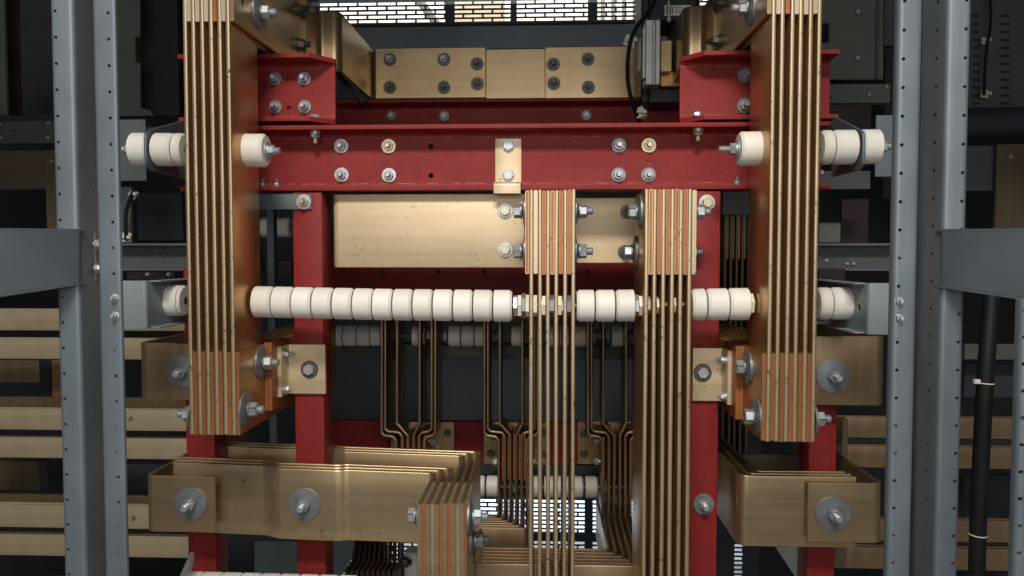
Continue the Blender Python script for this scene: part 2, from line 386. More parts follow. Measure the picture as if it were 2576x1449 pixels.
# ---- perforated rear panel of the cabinet
YB = 2.40
def perforated():
    t = thing('rear_panel', 'dark steel rear panel with brick pattern ventilation slots, lit from behind', 'panel', (0, YB, 0.6))
    th = 0.003
    def x(v): return XA(v, YB)
    def zt(v): return ZA(v, YB, 1288)
    xl, xr = 480, 1920
    def bays(name, ys, yt, yb, xs):
        m = MB()
        # solid margins
        edges = [xl] + [e for b in xs for e in b] + [xr]
        for i in range(0, len(edges), 2):
            m.box((x(edges[i]), YB, zt(yb)), (x(edges[i + 1]), YB + th, zt(yt)), 0)
        for (a, b) in xs:
            yy = [yt] + [v for r in ys for v in (r - 3.3, r + 3.3)] + [yb]
            for i in range(0, len(yy), 2):
                m.box((x(a), YB, zt(yy[i + 1])), (x(b), YB + th, zt(yy[i])), 0)
            for k, r in enumerate(ys):
                pos = a - (24 if k % 2 else 0); cuts = []
                while pos < b:
                    cuts.append((pos, pos + 43)); pos += 48
                prev = a
                for (c0, c1) in cuts:
                    c0 = max(c0, a); c1 = min(c1, b)
                    if c1 - c0 < 4: continue
                    if c0 > prev: m.box((x(prev), YB, zt(r + 3.3)), (x(c0), YB + th, zt(r - 3.3)), 0)
                    prev = c1
                if prev < b: m.box((x(prev), YB, zt(r + 3.3)), (x(b), YB + th, zt(r - 3.3)), 0)
        return m.build(name, 'navy_panel', t)
    bays('slotted_sheet', [-17, -6, 5, 16, 27.5, 38.5, 49.5], -60, 57, [(812, 1122), (1146, 1284), (1300, 1476), (1500, 1640), (1664, 1800)])
    bays('slotted_sheet', [1260, 1270.6, 1281.2, 1291.8, 1302.4, 1313, 1323.6, 1334.2, 1363.6, 1374.4, 1385.2, 1396, 1407, 1418, 1429, 1440, 1451, 1462], 1249, 1480, [(840, 1000), (1012, 1188), (1204, 1326), (1338, 1473), (1494, 1640), (1664, 1800), (1856, 1877)])
    m = MB(); m.bpx(xl, 62, xr, 124, YB - 0.02, 0.02, 0.002); m.build('ledge', 'grey', t)
    m = MB(); m.bpx(xl, 55.5, xr, 62, YB - 0.035, 0.034, 0.001); m.build('ledge', 'black_panel', t)
    m = MB(); m.bpx(xl, 124.5, xr, 1248.5, YB, 0.003, 0); m.build('solid_sheet', 'navy_panel', t)
perforated()

single(MB().box((-1.3, 0.72, 1.975), (1.3, 2.36, 1.99), 0.001), 'shading_roof', 'grey', 'unseen grey sheet roof added to shade the upper parts of the cabinet', 'roof')  # roof out of view, placed to shade the upper parts from the aisle lamp
# ---- cabinet structure far behind, left and right
def panel(x0, y0, x1, y1, Y, mat, name, label, cat, d=0.01, bolts=(), holes=(), br=0.006, bm='steel_dark', extra=None):
    xm, ym = (x0 + x1) / 2, (y0 + y1) / 2
    t = thing(name, label, cat, P(xm, y1, Y))
    m = MB(); m.bpx(x0, y0, x1, y1, Y, d, 0.001); o = m.build('sheet', mat, t)
    h = [(P(hx, hy, Y), FRONT, hr, 0.05) for hx, hy, hr in holes]
    if h: drill(o, h)
    for bx, by in bolts:
        bolt(t, P(bx, by, Y), FRONT, rw=br, tw=0.001, rn=br * 0.7, hn=0.004, rs=br * 0.3, head=True, mw=bm, mn='zinc', lock=False)
    if extra: extra(t)
    return t
single(MB().box((-2.6, 2.42, 0), (XA(478, YB) - 0.002, 2.44, 2.6), 0), 'cabinet_back', 'black_panel', 'black sheet closing the back of the cabinet on the left', 'panel')
single(MB().box((XA(1922, YB) + 0.002, 2.42, 0), (2.6, 2.44, 2.6), 0), 'cabinet_back', 'black_panel', 'black sheet closing the back of the cabinet on the right', 'panel')
# left side
def slots_left(t):
    m = MB()
    Y = 1.848
    for k in range(15):
        yy = 12 + k * 19.3
        hh = 6 if k % 2 else 3
        m.bpx(289, yy - hh, 294, yy + hh, Y, 0.0015, 0)
    m.build('slot_row', 'black', t)
def frame_panel(poly, holes, Y, d, mat, name, label, cat, bolts=(), extra=None):
    t = thing(name, label, cat, P(poly[0][0], poly[2][1], Y))
    pts = [P(a, b, Y) for a, b in poly]
    m = MB(); m.prism([(p.x, p.z) for p in pts], (0, Y, 0), (1, 0, 0), (0, 0, 1), (0, d, 0), 0.0008)
    o = m.build('sheet', mat, t)
    for (x0, y0, x1, y1) in holes:
        c = MB(); c.bpx(x0, y0, x1, y1, Y - 0.05, 0.2, 0)
        cme = c.mesh('cutter', 'black', t.location); co = bpy.data.objects.new('cutter', cme); COL.objects.link(co); co.parent = t
        md = o.modifiers.new('b', 'BOOLEAN'); md.operation = 'DIFFERENCE'; md.object = co; md.solver = 'EXACT'
        dg = bpy.context.evaluated_depsgraph_get(); dg.update()
        me = bpy.data.meshes.new_from_object(o.evaluated_get(dg), depsgraph=dg)
        o.modifiers.clear(); o.data = me; bpy.data.objects.remove(co)
        while len(me.materials) > 1: me.materials.pop()
        me.set_sharp_from_angle(angle=math.radians(35))
    for bx, by, br in bolts:
        bolt(t, P(bx, by, Y), FRONT, rw=br, tw=0.001, rn=br * 0.75, hn=0.004, rs=br * 0.3, head=True, mw='steel_dark', mn='zinc', lock=False)
    if extra: extra(t)
    return t
frame_panel([(284, -40), (352, -40), (353, 272), (376, 276), (388, 291), (284, 291)], [(312, 77, 348, 145)], 1.85, 0.004, 'grey_olive',
            'mounting_plate', 'olive grey upright plate with square cutout beside left inner post', 'panel', extra=slots_left)
panel(354, -40, 448, 291, 1.93, 'navy_panel', 'partition_panel', 'dark smooth partition right of the olive plate with square cutout', 'panel', d=0.02)
panel(449, -40, 640, 291, 1.97, 'black_panel', 'partition_panel', 'black partition behind the upper end of the left busbar riser', 'panel')
panel(-60, -40, 12, 290, 1.80, 'grey_olive', 'mounting_plate', 'narrow olive grey plate at the upper left edge', 'panel', bolts=((1, 237), (1, 272)))
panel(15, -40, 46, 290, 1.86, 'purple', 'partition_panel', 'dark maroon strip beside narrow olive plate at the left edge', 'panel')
panel(-60, 303, 165, 360, 1.78, 'grey_dark', 'cross_rail', 'dark grey cross rail with three screws behind outer left post', 'rail', d=0.03, bolts=((3, 313), (124, 310), (3, 347), (124, 347)), holes=((34, 329, 0.004),))
panel(-60, 379, 116, 476, 1.80, 'brown', 'busbar_plate', 'dull olive brown plate under the cross rail at far left', 'busbar')
panel(116, 376, 190, 640, 1.76, 'brown', 'upright_plate', 'narrow brown upright plate behind the outer left post', 'busbar', d=0.02, bolts=((132, 405),))
panel(285, 612, 640, 680, 1.66, 'grey_dark', 'cross_rail', 'dark grey cross rail behind left busbar riser with bright top edge', 'rail', d=0.05, bolts=((394, 644), (415, 643), (437, 641)), br=0.002)
panel(290, 470, 330, 612, 1.68, 'grey_dark', 'upright_plate', 'dark upright strip beside inner left post carrying a cable', 'panel')
def curve(pts, n=8):
    out = []
    for i in range(len(pts) - 1):
        p0 = pts[max(i - 1, 0)]; p1 = pts[i]; p2 = pts[i + 1]; p3 = pts[min(i + 2, len(pts) - 1)]
        for k in range(n):
            t = k / n
            out.append(0.5 * ((2 * p1) + (p2 - p0) * t + (2 * p0 - 5 * p1 + 4 * p2 - p3) * t * t + (3 * p1 - p0 - 3 * p2 + p3) * t ** 3))
    out.append(pts[-1]); return out
def cable(pts, r, label, pads=(), mat='cable'):
    t = thing('cable', label, 'cable', pts[-1])
    MB().tube(curve(pts), r).build('jacket', mat, t)
    for p, rot, s in pads:
        m = MB(); q = Matrix.Rotation(rot, 3, 'Y')
        e1 = q @ Vector((1, 0, 0)); e2 = q @ Vector((0, 0, 1))
        m.prism([(-s, -s), (s, -s), (s, s), (-s, s)], p, e1, e2, (0, 0.004, 0), 0.001)
        o = m.build('tie_base', 'tie', t)
        m = MB(); m.box(p + Vector((-s * 0.9, -0.006, -0.002)), p + Vector((s * 0.9, 0.0, 0.002)), 0.0005)
        m.box(p + Vector((s * 0.5, -0.009, -0.0035)), p + Vector((s * 1.2, -0.003, 0.0035)), 0.0005); m.build('tie', 'tie', o)
    return t
cable([P(338, 470, 1.64), P(330, 495, 1.64), P(318, 530, 1.64), P(316, 570, 1.64), P(318, 605, 1.64)], 0.004,
      'thin dark cable with two tie bases beside the inner left post', ((P(334, 488, 1.645), 0.6, 0.009), (P(318, 597, 1.645), 0.05, 0.010)))
def lipped(x0, x1, y, Y, label, mat='grey'):
    m = MB(); m.bpx(x0, y, x1, y + 5, Y - 0.03, 0.029, 0.0006); single(m, 'rail_lip', mat, label, 'rail')
lipped(285, 640, 612.5, 1.655, 'bright folded lip along the dark cross rail behind left riser')
lipped(285, 640, 676, 1.655, 'lower folded lip of the dark cross rail behind left riser')
panel(-60, 303 - 13, 165, 301, 1.77, 'navy_panel', 'cross_rail', 'dark cap strip above cross rail with three screws at far left', 'rail')
panel(-60, 906, 98, 962, 1.86, 'copper_dim', 'busbar', 'dim brown copper piece under the second left busbar at the edge', 'busbar')
panel(130, 906, 160, 1002, 1.84, 'copper_y', 'copper_strip', 'small orange brown strip behind outer left upright above bar A', 'busbar')
panel(100, 906, 128, 1010, 1.85, 'black_panel', 'partition_panel', 'narrow black upright between the brown piece and orange strip at left', 'panel')
panel(-60, 1000, 470, 1026, 1.80, 'copper_dim', 'busbar', 'dim copper bar just above the busbar lettered A', 'busbar')
panel(-60, 1160, 98, 1232, 1.86, 'brown', 'busbar_plate', 'dim brown plate below the pair lettered A at left edge', 'busbar')
panel(100, 1158, 118, 1250, 1.84, 'navy_panel', 'partition_panel', 'narrow navy upright below the pair lettered A at left', 'panel')
panel(-60, 1246, 470, 1268, 1.80, 'copper_dim', 'busbar', 'dim copper bar just above the busbar lettered B', 'busbar')
panel(300, 1170, 470, 1240, 1.95, 'navy_panel', 'partition_panel', 'dark navy sheet between the bars lettered A and B', 'panel')
panel(310, 318, 470, 352, 1.72, 'grey_dark', 'cross_rail', 'dark rail stub behind upper left cream discs', 'rail', bolts=((455, 340),), br=0.005)
panel(345, 486, 460, 604, 1.90, 'navy_panel', 'partition_panel', 'dark navy sheet above cross rail behind left riser', 'panel')
panel(318, 684, 440, 704, 1.5, 'black', 'latch', 'black latch bar above grey folded bracket at left', 'latch', bolts=((372, 690), (425, 690)), br=0.005)
# right side
panel(2060, 430, 2190, 476, 1.6, 'grey_dark', 'cross_rail', 'dark rail stub behind the upper right cream discs', 'rail', bolts=((2066, 434), (2103, 433)), br=0.006)
lipped(2040, 2300, 612.5, 1.655, 'bright folded lip along dark cross rail behind the right riser')
lipped(2040, 2300, 676, 1.655, 'lower folded lip of dark cross rail behind the right riser')
panel(2428, 866, 2660, 905, 1.8, 'grey_dark', 'cross_rail', 'dark rail behind the thick black cable at right', 'rail')
panel(2428, 916, 2660, 1000, 1.86, 'navy_panel', 'partition_panel', 'dark sheet below the rail behind the thick black cable', 'panel')
panel(2426, 1195, 2560, 1300, 1.9, 'navy_panel', 'partition_panel', 'dark sheet between the two pairs of right busbars', 'panel')
frame_panel([(2066, -40), (2222, -40), (2222, 200), (2084, 200), (2066, 180)], [(2068, 42, 2106, 92), (2068, 118, 2106, 150)], 1.85, 0.004, 'grey_olive',
            'mounting_plate', 'olive grey plate with two round screws right of the right busbar riser', 'panel', bolts=((2157, 30, 0.008), (2156, 146, 0.008)))
panel(2204, -40, 2213, 199, 1.845, 'grey_dark', 'folded_seam', 'thin upright folded seam on the olive plate right of the riser', 'trim', d=0.003)
panel(2084, 211, 2240, 259, 1.80, 'grey_olive', 'cross_rail', 'grey cross rail stub left of the inner right post', 'rail', d=0.03, bolts=((2228, 219), (2185, 239)))
panel(2060, 262, 2192, 330, 1.75, 'purple', 'crossbeam', 'end of red crossbeam behind upper right insulators, coloured dark for shade', 'beam', d=0.03)  # red beam end, its shade painted in as a much darker red
panel(2224, 116, 2330, 500, 1.90, 'black_panel', 'partition_panel', 'black partition between the two right posts', 'panel')
panel(2226, -40, 2330, 114, 1.88, 'grey_dark', 'partition_panel', 'dark grey panel above black partition between the right posts', 'panel')
def slots_right(t):
    m = MB()
    for k in range(13):
        yy = 40 + k * 20
        m.bpx(2448, yy - 3, 2464, yy + 3, 1.847, 0.002, 0); m.bpx(2520, yy - 2.5, 2540, yy + 2.5, 1.847, 0.002, 0)
    m.build('slot_row', 'black', t)
panel(2400, -40, 2660, 270, 1.85, 'grey_dark', 'mounting_plate', 'dark slotted plate in the upper right corner', 'panel', extra=slots_right)
cable([P(2490, -20, 1.82), P(2492, 60, 1.82), P(2484, 110, 1.82), P(2478, 170, 1.82), P(2476, 240, 1.82)], 0.003,
      'thin cable with two tie bases on the slotted plate at upper right', ((P(2479, 102, 1.83), 0.05, 0.008), (P(2478, 236, 1.83), 0.1, 0.009)))
m = MB(); m.lathe([(0, 0), (0.033, 0), (0.033, 0.8), (0, 0.8)], P(2395, 310, 1.82), (1, 0, 0), 20)
single(m, 'conduit', 'navy_panel', 'dark horizontal conduit below slotted plate at upper right', 'pipe')
panel(2400, 366, 2505, 480, 1.80, 'grey_dark', 'busbar_plate', 'dark plate right of the outer right post under the conduit', 'panel')
panel(2506, 362, 2660, 585, 1.78, 'brown', 'busbar_plate', 'dark brown plate at right edge under the conduit', 'busbar', bolts=((2540, 395),))
panel(2040, 612, 2300, 680, 1.66, 'grey_dark', 'cross_rail', 'dark grey cross rail behind the right busbar riser', 'rail', d=0.05, bolts=((2078, 655), (2130, 663), (2146, 663)), br=0.005)
panel(2060, 560, 2115, 610, 1.70, 'grey_olive', 'mounting_block', 'small olive block on cross rail right of the right riser', 'block')
panel(2116, 500, 2185, 612, 1.75, 'purple', 'partition_panel', 'dark maroon panel above cross rail beside right riser', 'panel')

# ---- main horizontal bus bars at the back
def main_bar(x0, x1, y0, y1, Y, label, group, mat, letter=None):
    t = thing('busbar', label, 'busbar', P((x0 + x1) / 2, y1, Y), group)
    m = MB(); a = P(x0, (y0 + y1) / 2, Y); b = P(x1, (y0 + y1) / 2, Y); h = (y1 - y0) / FPX * Y
    zz = (a.z + b.z) / 2
    m.sweep([(a.x, Y + 0.003, zz), (b.x, Y + 0.003, zz)], (0, 0, 1), 0.00635, h); m.build('front_bar', mat, t)
    m = MB(); m.sweep([(a.x, Y + 0.018, zz), (b.x - 0.004, Y + 0.018, zz)], (0, 0, 1), 0.00635, h); m.build('rear_bar', mat, t)
    if letter:
        ch, lx, ly, hh = letter
        text(ch, P(lx, ly, Y - 0.0006), hh / FPX * Y, 'marker', t, 'handwritten_letter', shear=0.18)
def text(body, pos, size, mat, parent, name, shear=0, axis=(1, 0, 0), up=(0, 0, 1), bold=0.0):
    cu = bpy.data.curves.new('t', 'FONT'); cu.body = body; cu.size = size * 1.4; cu.shear = shear; cu.extrude = 0.0002
    cu.offset = bold; cu.resolution_u = 3
    to = bpy.data.objects.new('t', cu); COL.objects.link(to)
    dg = bpy.context.evaluated_depsgraph_get(); dg.update()
    me = bpy.data.meshes.new_from_object(to.evaluated_get(dg), depsgraph=dg); me.name = name
    bpy.data.objects.remove(to); bpy.data.curves.remove(cu)
    ex, ey = Vector(axis).normalized(), Vector(up).normalized(); ez = ex.cross(ey)
    mt = Matrix((ex, ey, ez)).transposed().to_4x4(); mt.translation = Vector(pos) - rootof(parent).location
    me.transform(mt); me.materials.clear(); me.materials.append(M[mat])
    o = bpy.data.objects.new(name, me); COL.objects.link(o); o.parent = parent
    return o
gl = 'main busbars on the left'; gr = 'main busbars on the right'
main_bar(-60, 640, 777, 833, 1.76, 'uppermost of the six horizontal busbars behind the left posts', gl, 'copper_main')
main_bar(-60, 640, 851, 905, 1.72, 'second horizontal busbar from the top behind the left posts', gl, 'copper_main')
main_bar(-60, 560, 1029, 1084, 1.66, 'horizontal busbar with handwritten letter A behind the left posts', gl, 'copper_main', ('A', 322, 1059, 14))
main_bar(-60, 560, 1101, 1155, 1.68, 'horizontal busbar just below the one lettered A', gl, 'copper_main')
main_bar(-60, 560, 1271, 1331, 1.66, 'horizontal busbar with handwritten letter B behind the left posts', gl, 'copper_main', ('B', 330, 1310, 14))
main_bar(-60, 560, 1346, 1402, 1.68, 'lowest horizontal busbar at left, below the one lettered B', gl, 'copper_main')
main_bar(2060, 2660, 1051, 1103, 1.70, 'uppermost of the four horizontal busbars behind the right posts', gr, 'copper_dim')  # right bars use a darker copper than the left: shadow put into the colour
main_bar(2060, 2660, 1124, 1178, 1.70, 'second horizontal busbar from the top behind the right posts', gr, 'copper_dim')
main_bar(2060, 2660, 1308, 1363, 1.70, 'third horizontal busbar from the top behind the right posts', gr, 'copper_dim')
main_bar(2060, 2660, 1379, 1434, 1.70, 'lowest of the four horizontal busbars behind the right posts', gr, 'copper_dim')
for (a, b, la) in ((1100, 1125, 'dark spacer rail between the upper two right busbars'), (1362, 1380, 'dark spacer rail between the lower two right busbars')):
    panel(2100, a, 2660, b, 1.74, 'grey_dark', 'spacer_rail', la, 'rail')
# bent support strip behind right bars
m = MB(); m.bpx(2118, 1055, 2133, 1180, 1.66, 0.03); single(m, 'end_plate', 'brown', 'brown end plate of the upper right busbar pair', 'busbar')
m = MB(); m.bpx(2101, 1376, 2130, 1428, 1.66, 0.03); single(m, 'end_plate', 'brown', 'brown end plate of the lower right busbar pair', 'busbar')
# black cable loom at right
t = thing('cable', 'thick black cable hanging right of the outer right post', 'cable', P(2450, 1500, 1.0))
MB().tube(curve([P(2500, 690, 1.15), P(2490, 800, 1.12), P(2478, 960, 1.1), P(2468, 1150, 1.1), P(2460, 1330, 1.1), P(2455, 1520, 1.1)]), 0.0110, 14).build('jacket', 'cable', t)
for (yy, xx) in ((963, 2478), (1345, 2460)):
    m = MB(); m.lathe([(0.0112, -0.0007), (0.0118, -0.0007), (0.0118, 0.0007), (0.0112, 0.0007)], P(xx, yy, 1.1), (0.05, 0, 1), 20, closed=True)
    c = P(xx - 20, yy - 3, 1.087)
    if yy < 1000: m.box(c + Vector((-0.004, -0.002, -0.003)), c + Vector((0.004, 0.004, 0.003)), 0.0005)
    m.build('tie', 'tie', t)
panel(-80, 1452, 520, 1560, 1.70, 'black_panel', 'cross_rail', 'black rail below the lowest left busbar', 'rail')

# ================================================================== RED FRAME
def channel(name, label, cat, x0, x1, ytop, ybot, Yf, dep=0.05, tw=0.008, tf=0.0075, flip=False, xmid=None, chamfer=None):
    """C-channel along X, open towards the viewer (flanges in front of the web)"""
    xm = xmid or (x0 + x1) / 2
    zt, zb = ZA(ytop, Yf, xm), ZA(ybot, Yf, xm)
    t = thing(name, label, cat, (XA(xm, Yf), Yf + dep, zb))
    Yw = Yf + dep - tw
    poly = [(Yf, zt), (Yf + dep, zt), (Yf + dep, zb), (Yf, zb), (Yf, zb + tf), (Yw, zb + tf), (Yw, zt - tf), (Yf, zt - tf)]
    poly = [(p.x, p.y) for p in fillet([Vector((a, b, 0)) for a, b in poly], [0.001, 0.003, 0.003, 0.001, 0.001, 0.007, 0.007, 0.001], 4)]
    X0, X1 = XA(x0, Yw), XA(x1, Yw)
    m = MB(); m.prism(poly, (X0, 0, 0), (0, 1, 0), (0, 0, 1), (X1 - X0, 0, 0))
    wn = 'red_' + str(len(M)); M[wn] = red_mat((tf + 0.0075, zt - zb - tf - 0.0075))
    o = m.build('channel', wn, t)
    if chamfer:                                        # flange ends cut back at 45 degrees
        for sx, Xe in ((1, X1), (-1, X0)):
            if (chamfer > 0) != (sx > 0): continue
            for zlo, zhi in ((zt - 0.02, zt + 0.01), (zb - 0.01, zb + 0.02)):
                c = MB(); q = abs(chamfer)
                c.prism([(0.002 * sx, -0.001), (-q * sx, -0.001), (0.002 * sx, (dep - tw))], (Xe, Yf, zlo), (1, 0, 0), (0, 1, 0), (0, 0, zhi - zlo))
                cme = c.mesh('cutter', 'black', t.location); co = bpy.data.objects.new('cutter', cme); COL.objects.link(co); co.parent = t
                md = o.modifiers.new('b', 'BOOLEAN'); md.operation = 'DIFFERENCE'; md.object = co; md.solver = 'EXACT'
                dg = bpy.context.evaluated_depsgraph_get(); dg.update()
                me = bpy.data.meshes.new_from_object(o.evaluated_get(dg), depsgraph=dg)
                o.modifiers.clear(); o.data = me; bpy.data.objects.remove(co)
                while len(me.materials) > 1: me.materials.pop()
                me.set_sharp_from_angle(angle=math.radians(35))
    return t, o, Yw
YF = 1.262
beam, bo, YW = channel('crossbeam', 'large bright red fibreglass crossbeam spanning the front of the frame', 'beam', 486, 2060, 311, 478, YF)
drill(bo, [(P(1084, 369, YW), FRONT, 0.0045, 0.04), (P(1084, 442, YW), FRONT, 0.0045, 0.04)])
for x, y, mw, mn in ((859, 368, 'zinc', 'zinc'), (860, 440, 'zinc', 'zinc'), (978, 368, 'zinc_yellow', 'zinc_yellow'), (979, 441, 'zinc', 'zinc'),
                     (1557, 366, 'zinc_grey', 'zinc'), (1556, 440, 'zinc_grey', 'zinc'), (1632, 366, 'zinc_yellow', 'zinc_yellow'), (1631, 440, 'zinc_grey', 'zinc')):
    bolt(beam, P(x, y, YW), FRONT, rw=0.0126, rn=0.0086, rs=0.0045, ls=0.008, hn=0.006, mw=mw, mn=mn, lock=False)
# bolts through flanges
zt = ZA(311, YF); zb = ZA(478, YF)
for x, mn in ((797, 'zinc'), (1752, 'zinc_yellow')):
    X = XA(x, YF + 0.018)
    bolt(beam, (X, YF + 0.018, zt - 0.0076), (0, 0, -1), rw=0.0095, rn=0.0078, rs=0.004, ls=0.010, hn=0.006, mw='zinc', mn=mn)
for x in (665, 700, 1851):
    bolt(beam, (XA(x, YF + 0.01), YF + 0.010, zb + 0.0076), (0, 0, 1), rw=0.0065, rn=0.0055, rs=0.003, ls=0.007, hn=0.004, mw='zinc_grey', mn='zinc_grey', lock=False)

ul, uo, UW = channel('channel_bracket', 'red channel bracket bolted on the crossbeam at upper left, four bolts', 'bracket', 486, 848, 134, 305, YF - 0.002, chamfer=0.032)
drill(uo, [(P(727, 198, UW), FRONT, 0.0042, 0.0055), (P(727, 272, UW), FRONT, 0.0042, 0.0055)])
for x, y in ((693, 198), (766, 198), (693, 269), (767, 269)):
    bolt(ul, P(x, y, UW), FRONT, rw=0.0118, rn=0.0072, rs=0.0042, ls=0.010, hn=0.006, mw='zinc_grey', mn='zinc', lock=False)
ur, uo2, UW = channel('channel_bracket', 'red channel bracket bolted on the crossbeam at upper right beside right riser', 'bracket', 1706, 2078, 126, 300, YF - 0.002, chamfer=-0.032)
for x, y in ((1874, 189), (1873, 266), (1940, 189), (1940, 266)):
    bolt(ur, P(x, y, UW), FRONT, rw=0.0132, rn=0.0085, rs=0.0045, ls=0.010, hn=0.006, mw='zinc_grey', mn='zinc', lock=False)
for t_, x, yy in ((ul, 797, 298), (ur, 1750, 293)):
    zf = ZA(305 if t_ is ul else 300, YF, x) + 0.0076
    bolt(t_, (XA(x, YF + 0.018), YF + 0.018, zf), (0, 0, 1), rw=0.009, rn=0.0078, hn=0.0055, rs=0.004, head=True, tw=0.001, lock=False)

def post(label, x0, x1, ytop, Yf, w=None, d=0.05, yb=1560, group='red support posts', xr=724):
    X0, X1 = XA(x0, Yf, xr), XA(x1, Yf, xr)
    t = thing('support_post', label, 'post', ((X0 + X1) / 2, Yf, ZA(yb, Yf)), group)
    m = MB(); m.box((X0, Yf, ZA(yb, Yf)), (X1, Yf + d, ZA(ytop, Yf)), 0.0025, 2); m.build('tube', 'red', t)
    return t
YP = 1.264
zpt = 482
p1 = post('outer left red post, behind left riser and the lower left copper elbow', 462, 534, 675, YP, xr=800)
p2 = post('inner left red post with a grey strap bolted at its top', 738, 812, zpt, YP)
p3 = post('inner right red post, a lone bolt at its foot', 1738, 1811, zpt, YP)
p4 = post('outer right red post behind the foot of the right riser', 2036, 2106, 852, YP, xr=1060)
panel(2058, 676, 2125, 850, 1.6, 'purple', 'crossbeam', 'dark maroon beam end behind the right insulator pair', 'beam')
bolt(p3, P(1770, 1268, YP), FRONT, rw=0.0175, rn=0.0085, rs=0.0055, ls=0.014, hn=0.007, mw='zinc_grey', mn='zinc', lock=False)
bolt(p3, P(1778, 510, YP), FRONT, rw=0.0135, rn=0.0085, hn=0.006, rs=0.005, head=True, mw='zinc', mn='zinc_yellow')

# grey strap on the inner left post
t = thing('mounting_strap', 'grey painted strap bolted across the top of the inner left post', 'strap', P(720, 527, YP - 0.004))
m = MB(); m.bpx(560, 488, 784, 527, YP - 0.004, 0.003); m.build('strap', 'grey', t)
bolt(t, P(765, 508, YP - 0.004), FRONT, rw=0.0128, rn=0.0086, rs=0.0045, ls=0.008, hn=0.006, mw='zinc', mn='zinc_yellow', lock=False)

# rear red beams
rb, ro, RW = channel('crossbeam', 'dark red crossbeam below the bolted copper bars at the top rear', 'beam', 500, 2062, 247, 345, 1.70, dep=0.06)
for x, y in ((985, 291), (1118, 292), (1475, 290), (1618, 288)):
    bolt(rb, P(x, y, RW), FRONT, rw=0.0118, rn=0.007, rs=0.004, ls=0.004, hn=0.005, mw='steel_dark', mn='zinc', lock=False)
t = thing('crossbeam', 'dark red crossbeam with drilled holes below the wide copper plate', 'beam', P(1288, 800, 1.62))
m = MB(); m.bpx(820, 640, 1760, 806, 1.62, 0.01, 0.001); o = m.build('web', 'red', t)
drill(o, [(P(x, 684, 1.62), FRONT, 0.0042, 0.03) for x in (960, 1103, 1218, 1478)])
t = thing('crossbeam', 'low rear red crossbeam behind the pinched copper bars', 'beam', P(1288, 1168, 1.84))
m = MB(); m.bpx(820, 1062, 1760, 1168, 1.84, 0.02, 0.002); m.build('web', 'red', t)
m = MB(); m.bpx(820, 1171, 1760, 1196, 1.82, 0.04, 0.002); single(m, 'rail', 'navy_panel', 'dark rail under the low rear red crossbeam', 'rail')
m = MB(); m.bpx(820, 868, 1760, 902, 1.86, 0.05, 0.002); single(m, 'rail', 'grey_dark', 'dark grey rail under the dim rear insulator row', 'rail')

# ================================================================== COPPER RISERS
TB = 0.00635; PITCH = 0.0127
def vbar(X, Yf, w, z0, z1):
    # rolled bars are never dead straight: a few tenths of a millimetre of bow
    n = 6; a, b_ = random.uniform(-0.0007, 0.0007), random.uniform(-0.0005, 0.0005); yo = random.uniform(-0.0008, 0.0008)
    path = []
    for i in range(n + 1):
        f = i / n; path.append((X + a * math.sin(PI * f) + b_ * math.sin(2 * PI * f), Yf + yo + w / 2, z0 + (z1 - z0) * f))
    return MB().sweep(path, (0, 1, 0), TB, w, 0.0022, 3)
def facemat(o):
    # broad rolled faces are coloured redder than the narrow edges
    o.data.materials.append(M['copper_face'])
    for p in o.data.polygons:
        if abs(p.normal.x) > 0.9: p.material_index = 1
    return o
def ybar(X, Y0, Y1, z0, z1, t=0.0061, r=0.0017):
    return MB().sweep([(X, Y0, (z0 + z1) / 2), (X, Y1, (z0 + z1) / 2)], (0, 0, 1), t, z1 - z0, r, 3)
LY = 1.10
# left riser
X0 = XA(472.5, LY, 560); zbot = ZA(1093, LY, 530)
t = thing('busbar_riser', 'tall stack of six copper bars standing at left, orange ends at its foot', 'busbar', (X0 + 2.5 * PITCH, LY + 0.05, zbot), 'copper busbar risers')
LXf = X0 + 5 * PITCH + 0.0032
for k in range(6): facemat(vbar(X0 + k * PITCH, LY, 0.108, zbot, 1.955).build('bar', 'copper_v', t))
z1 = ZA(885, LY, 530); zt0 = ZA(53, LY, 530)
for k in range(6):
    rawedge(ybar(X0 + (k + 0.5) * PITCH, LY + 0.0008, 1.62, zbot - 0.001, z1 + random.uniform(-.001, .001)).build('link_bar', 'copper_y', t), random.choice((0.0002, 0.0004, 0.0008)))
    ybar(X0 + (k + 0.5) * PITCH, LY + 0.0004, 1.507, zt0 + random.uniform(-.0008, .0008), zt0 + 0.145).build('top_link_bar', 'copper_raw' if k == 3 else ('copper_top' if k == 5 else 'copper_pale'), t)
LXP = X0 + 5.5 * PITCH + 0.00305           # right face of the outermost link bar
for x, y in ((662, 912), (623, 1030)):
    bolt(t, PX(x - 6, y, LXP), (1, 0, 0), **BIG)
bolt(t, PX(650, 32, LXP), (1, 0, 0), **BIG)
drill([c for c in t.children if c.name.startswith('top_link_bar')][-1], [(PX(611, 8, LXP), (1, 0, 0), 0.006, 0.02)])
for y in (24, 112):
    bolt(t, PX(748, y, LXP), (1, 0, 0), rw=0.0125, rn=0.0095, hn=0.010, rs=0.0058, ls=0.009, tw=0.003, mw='steel_dark', mn='steel_dark')
bolt(t, (X0 - 0.0033, PX(620, 1030, LXP).y, P(470, 1036, 1.14).z), (-1, 0, 0), **BIG)

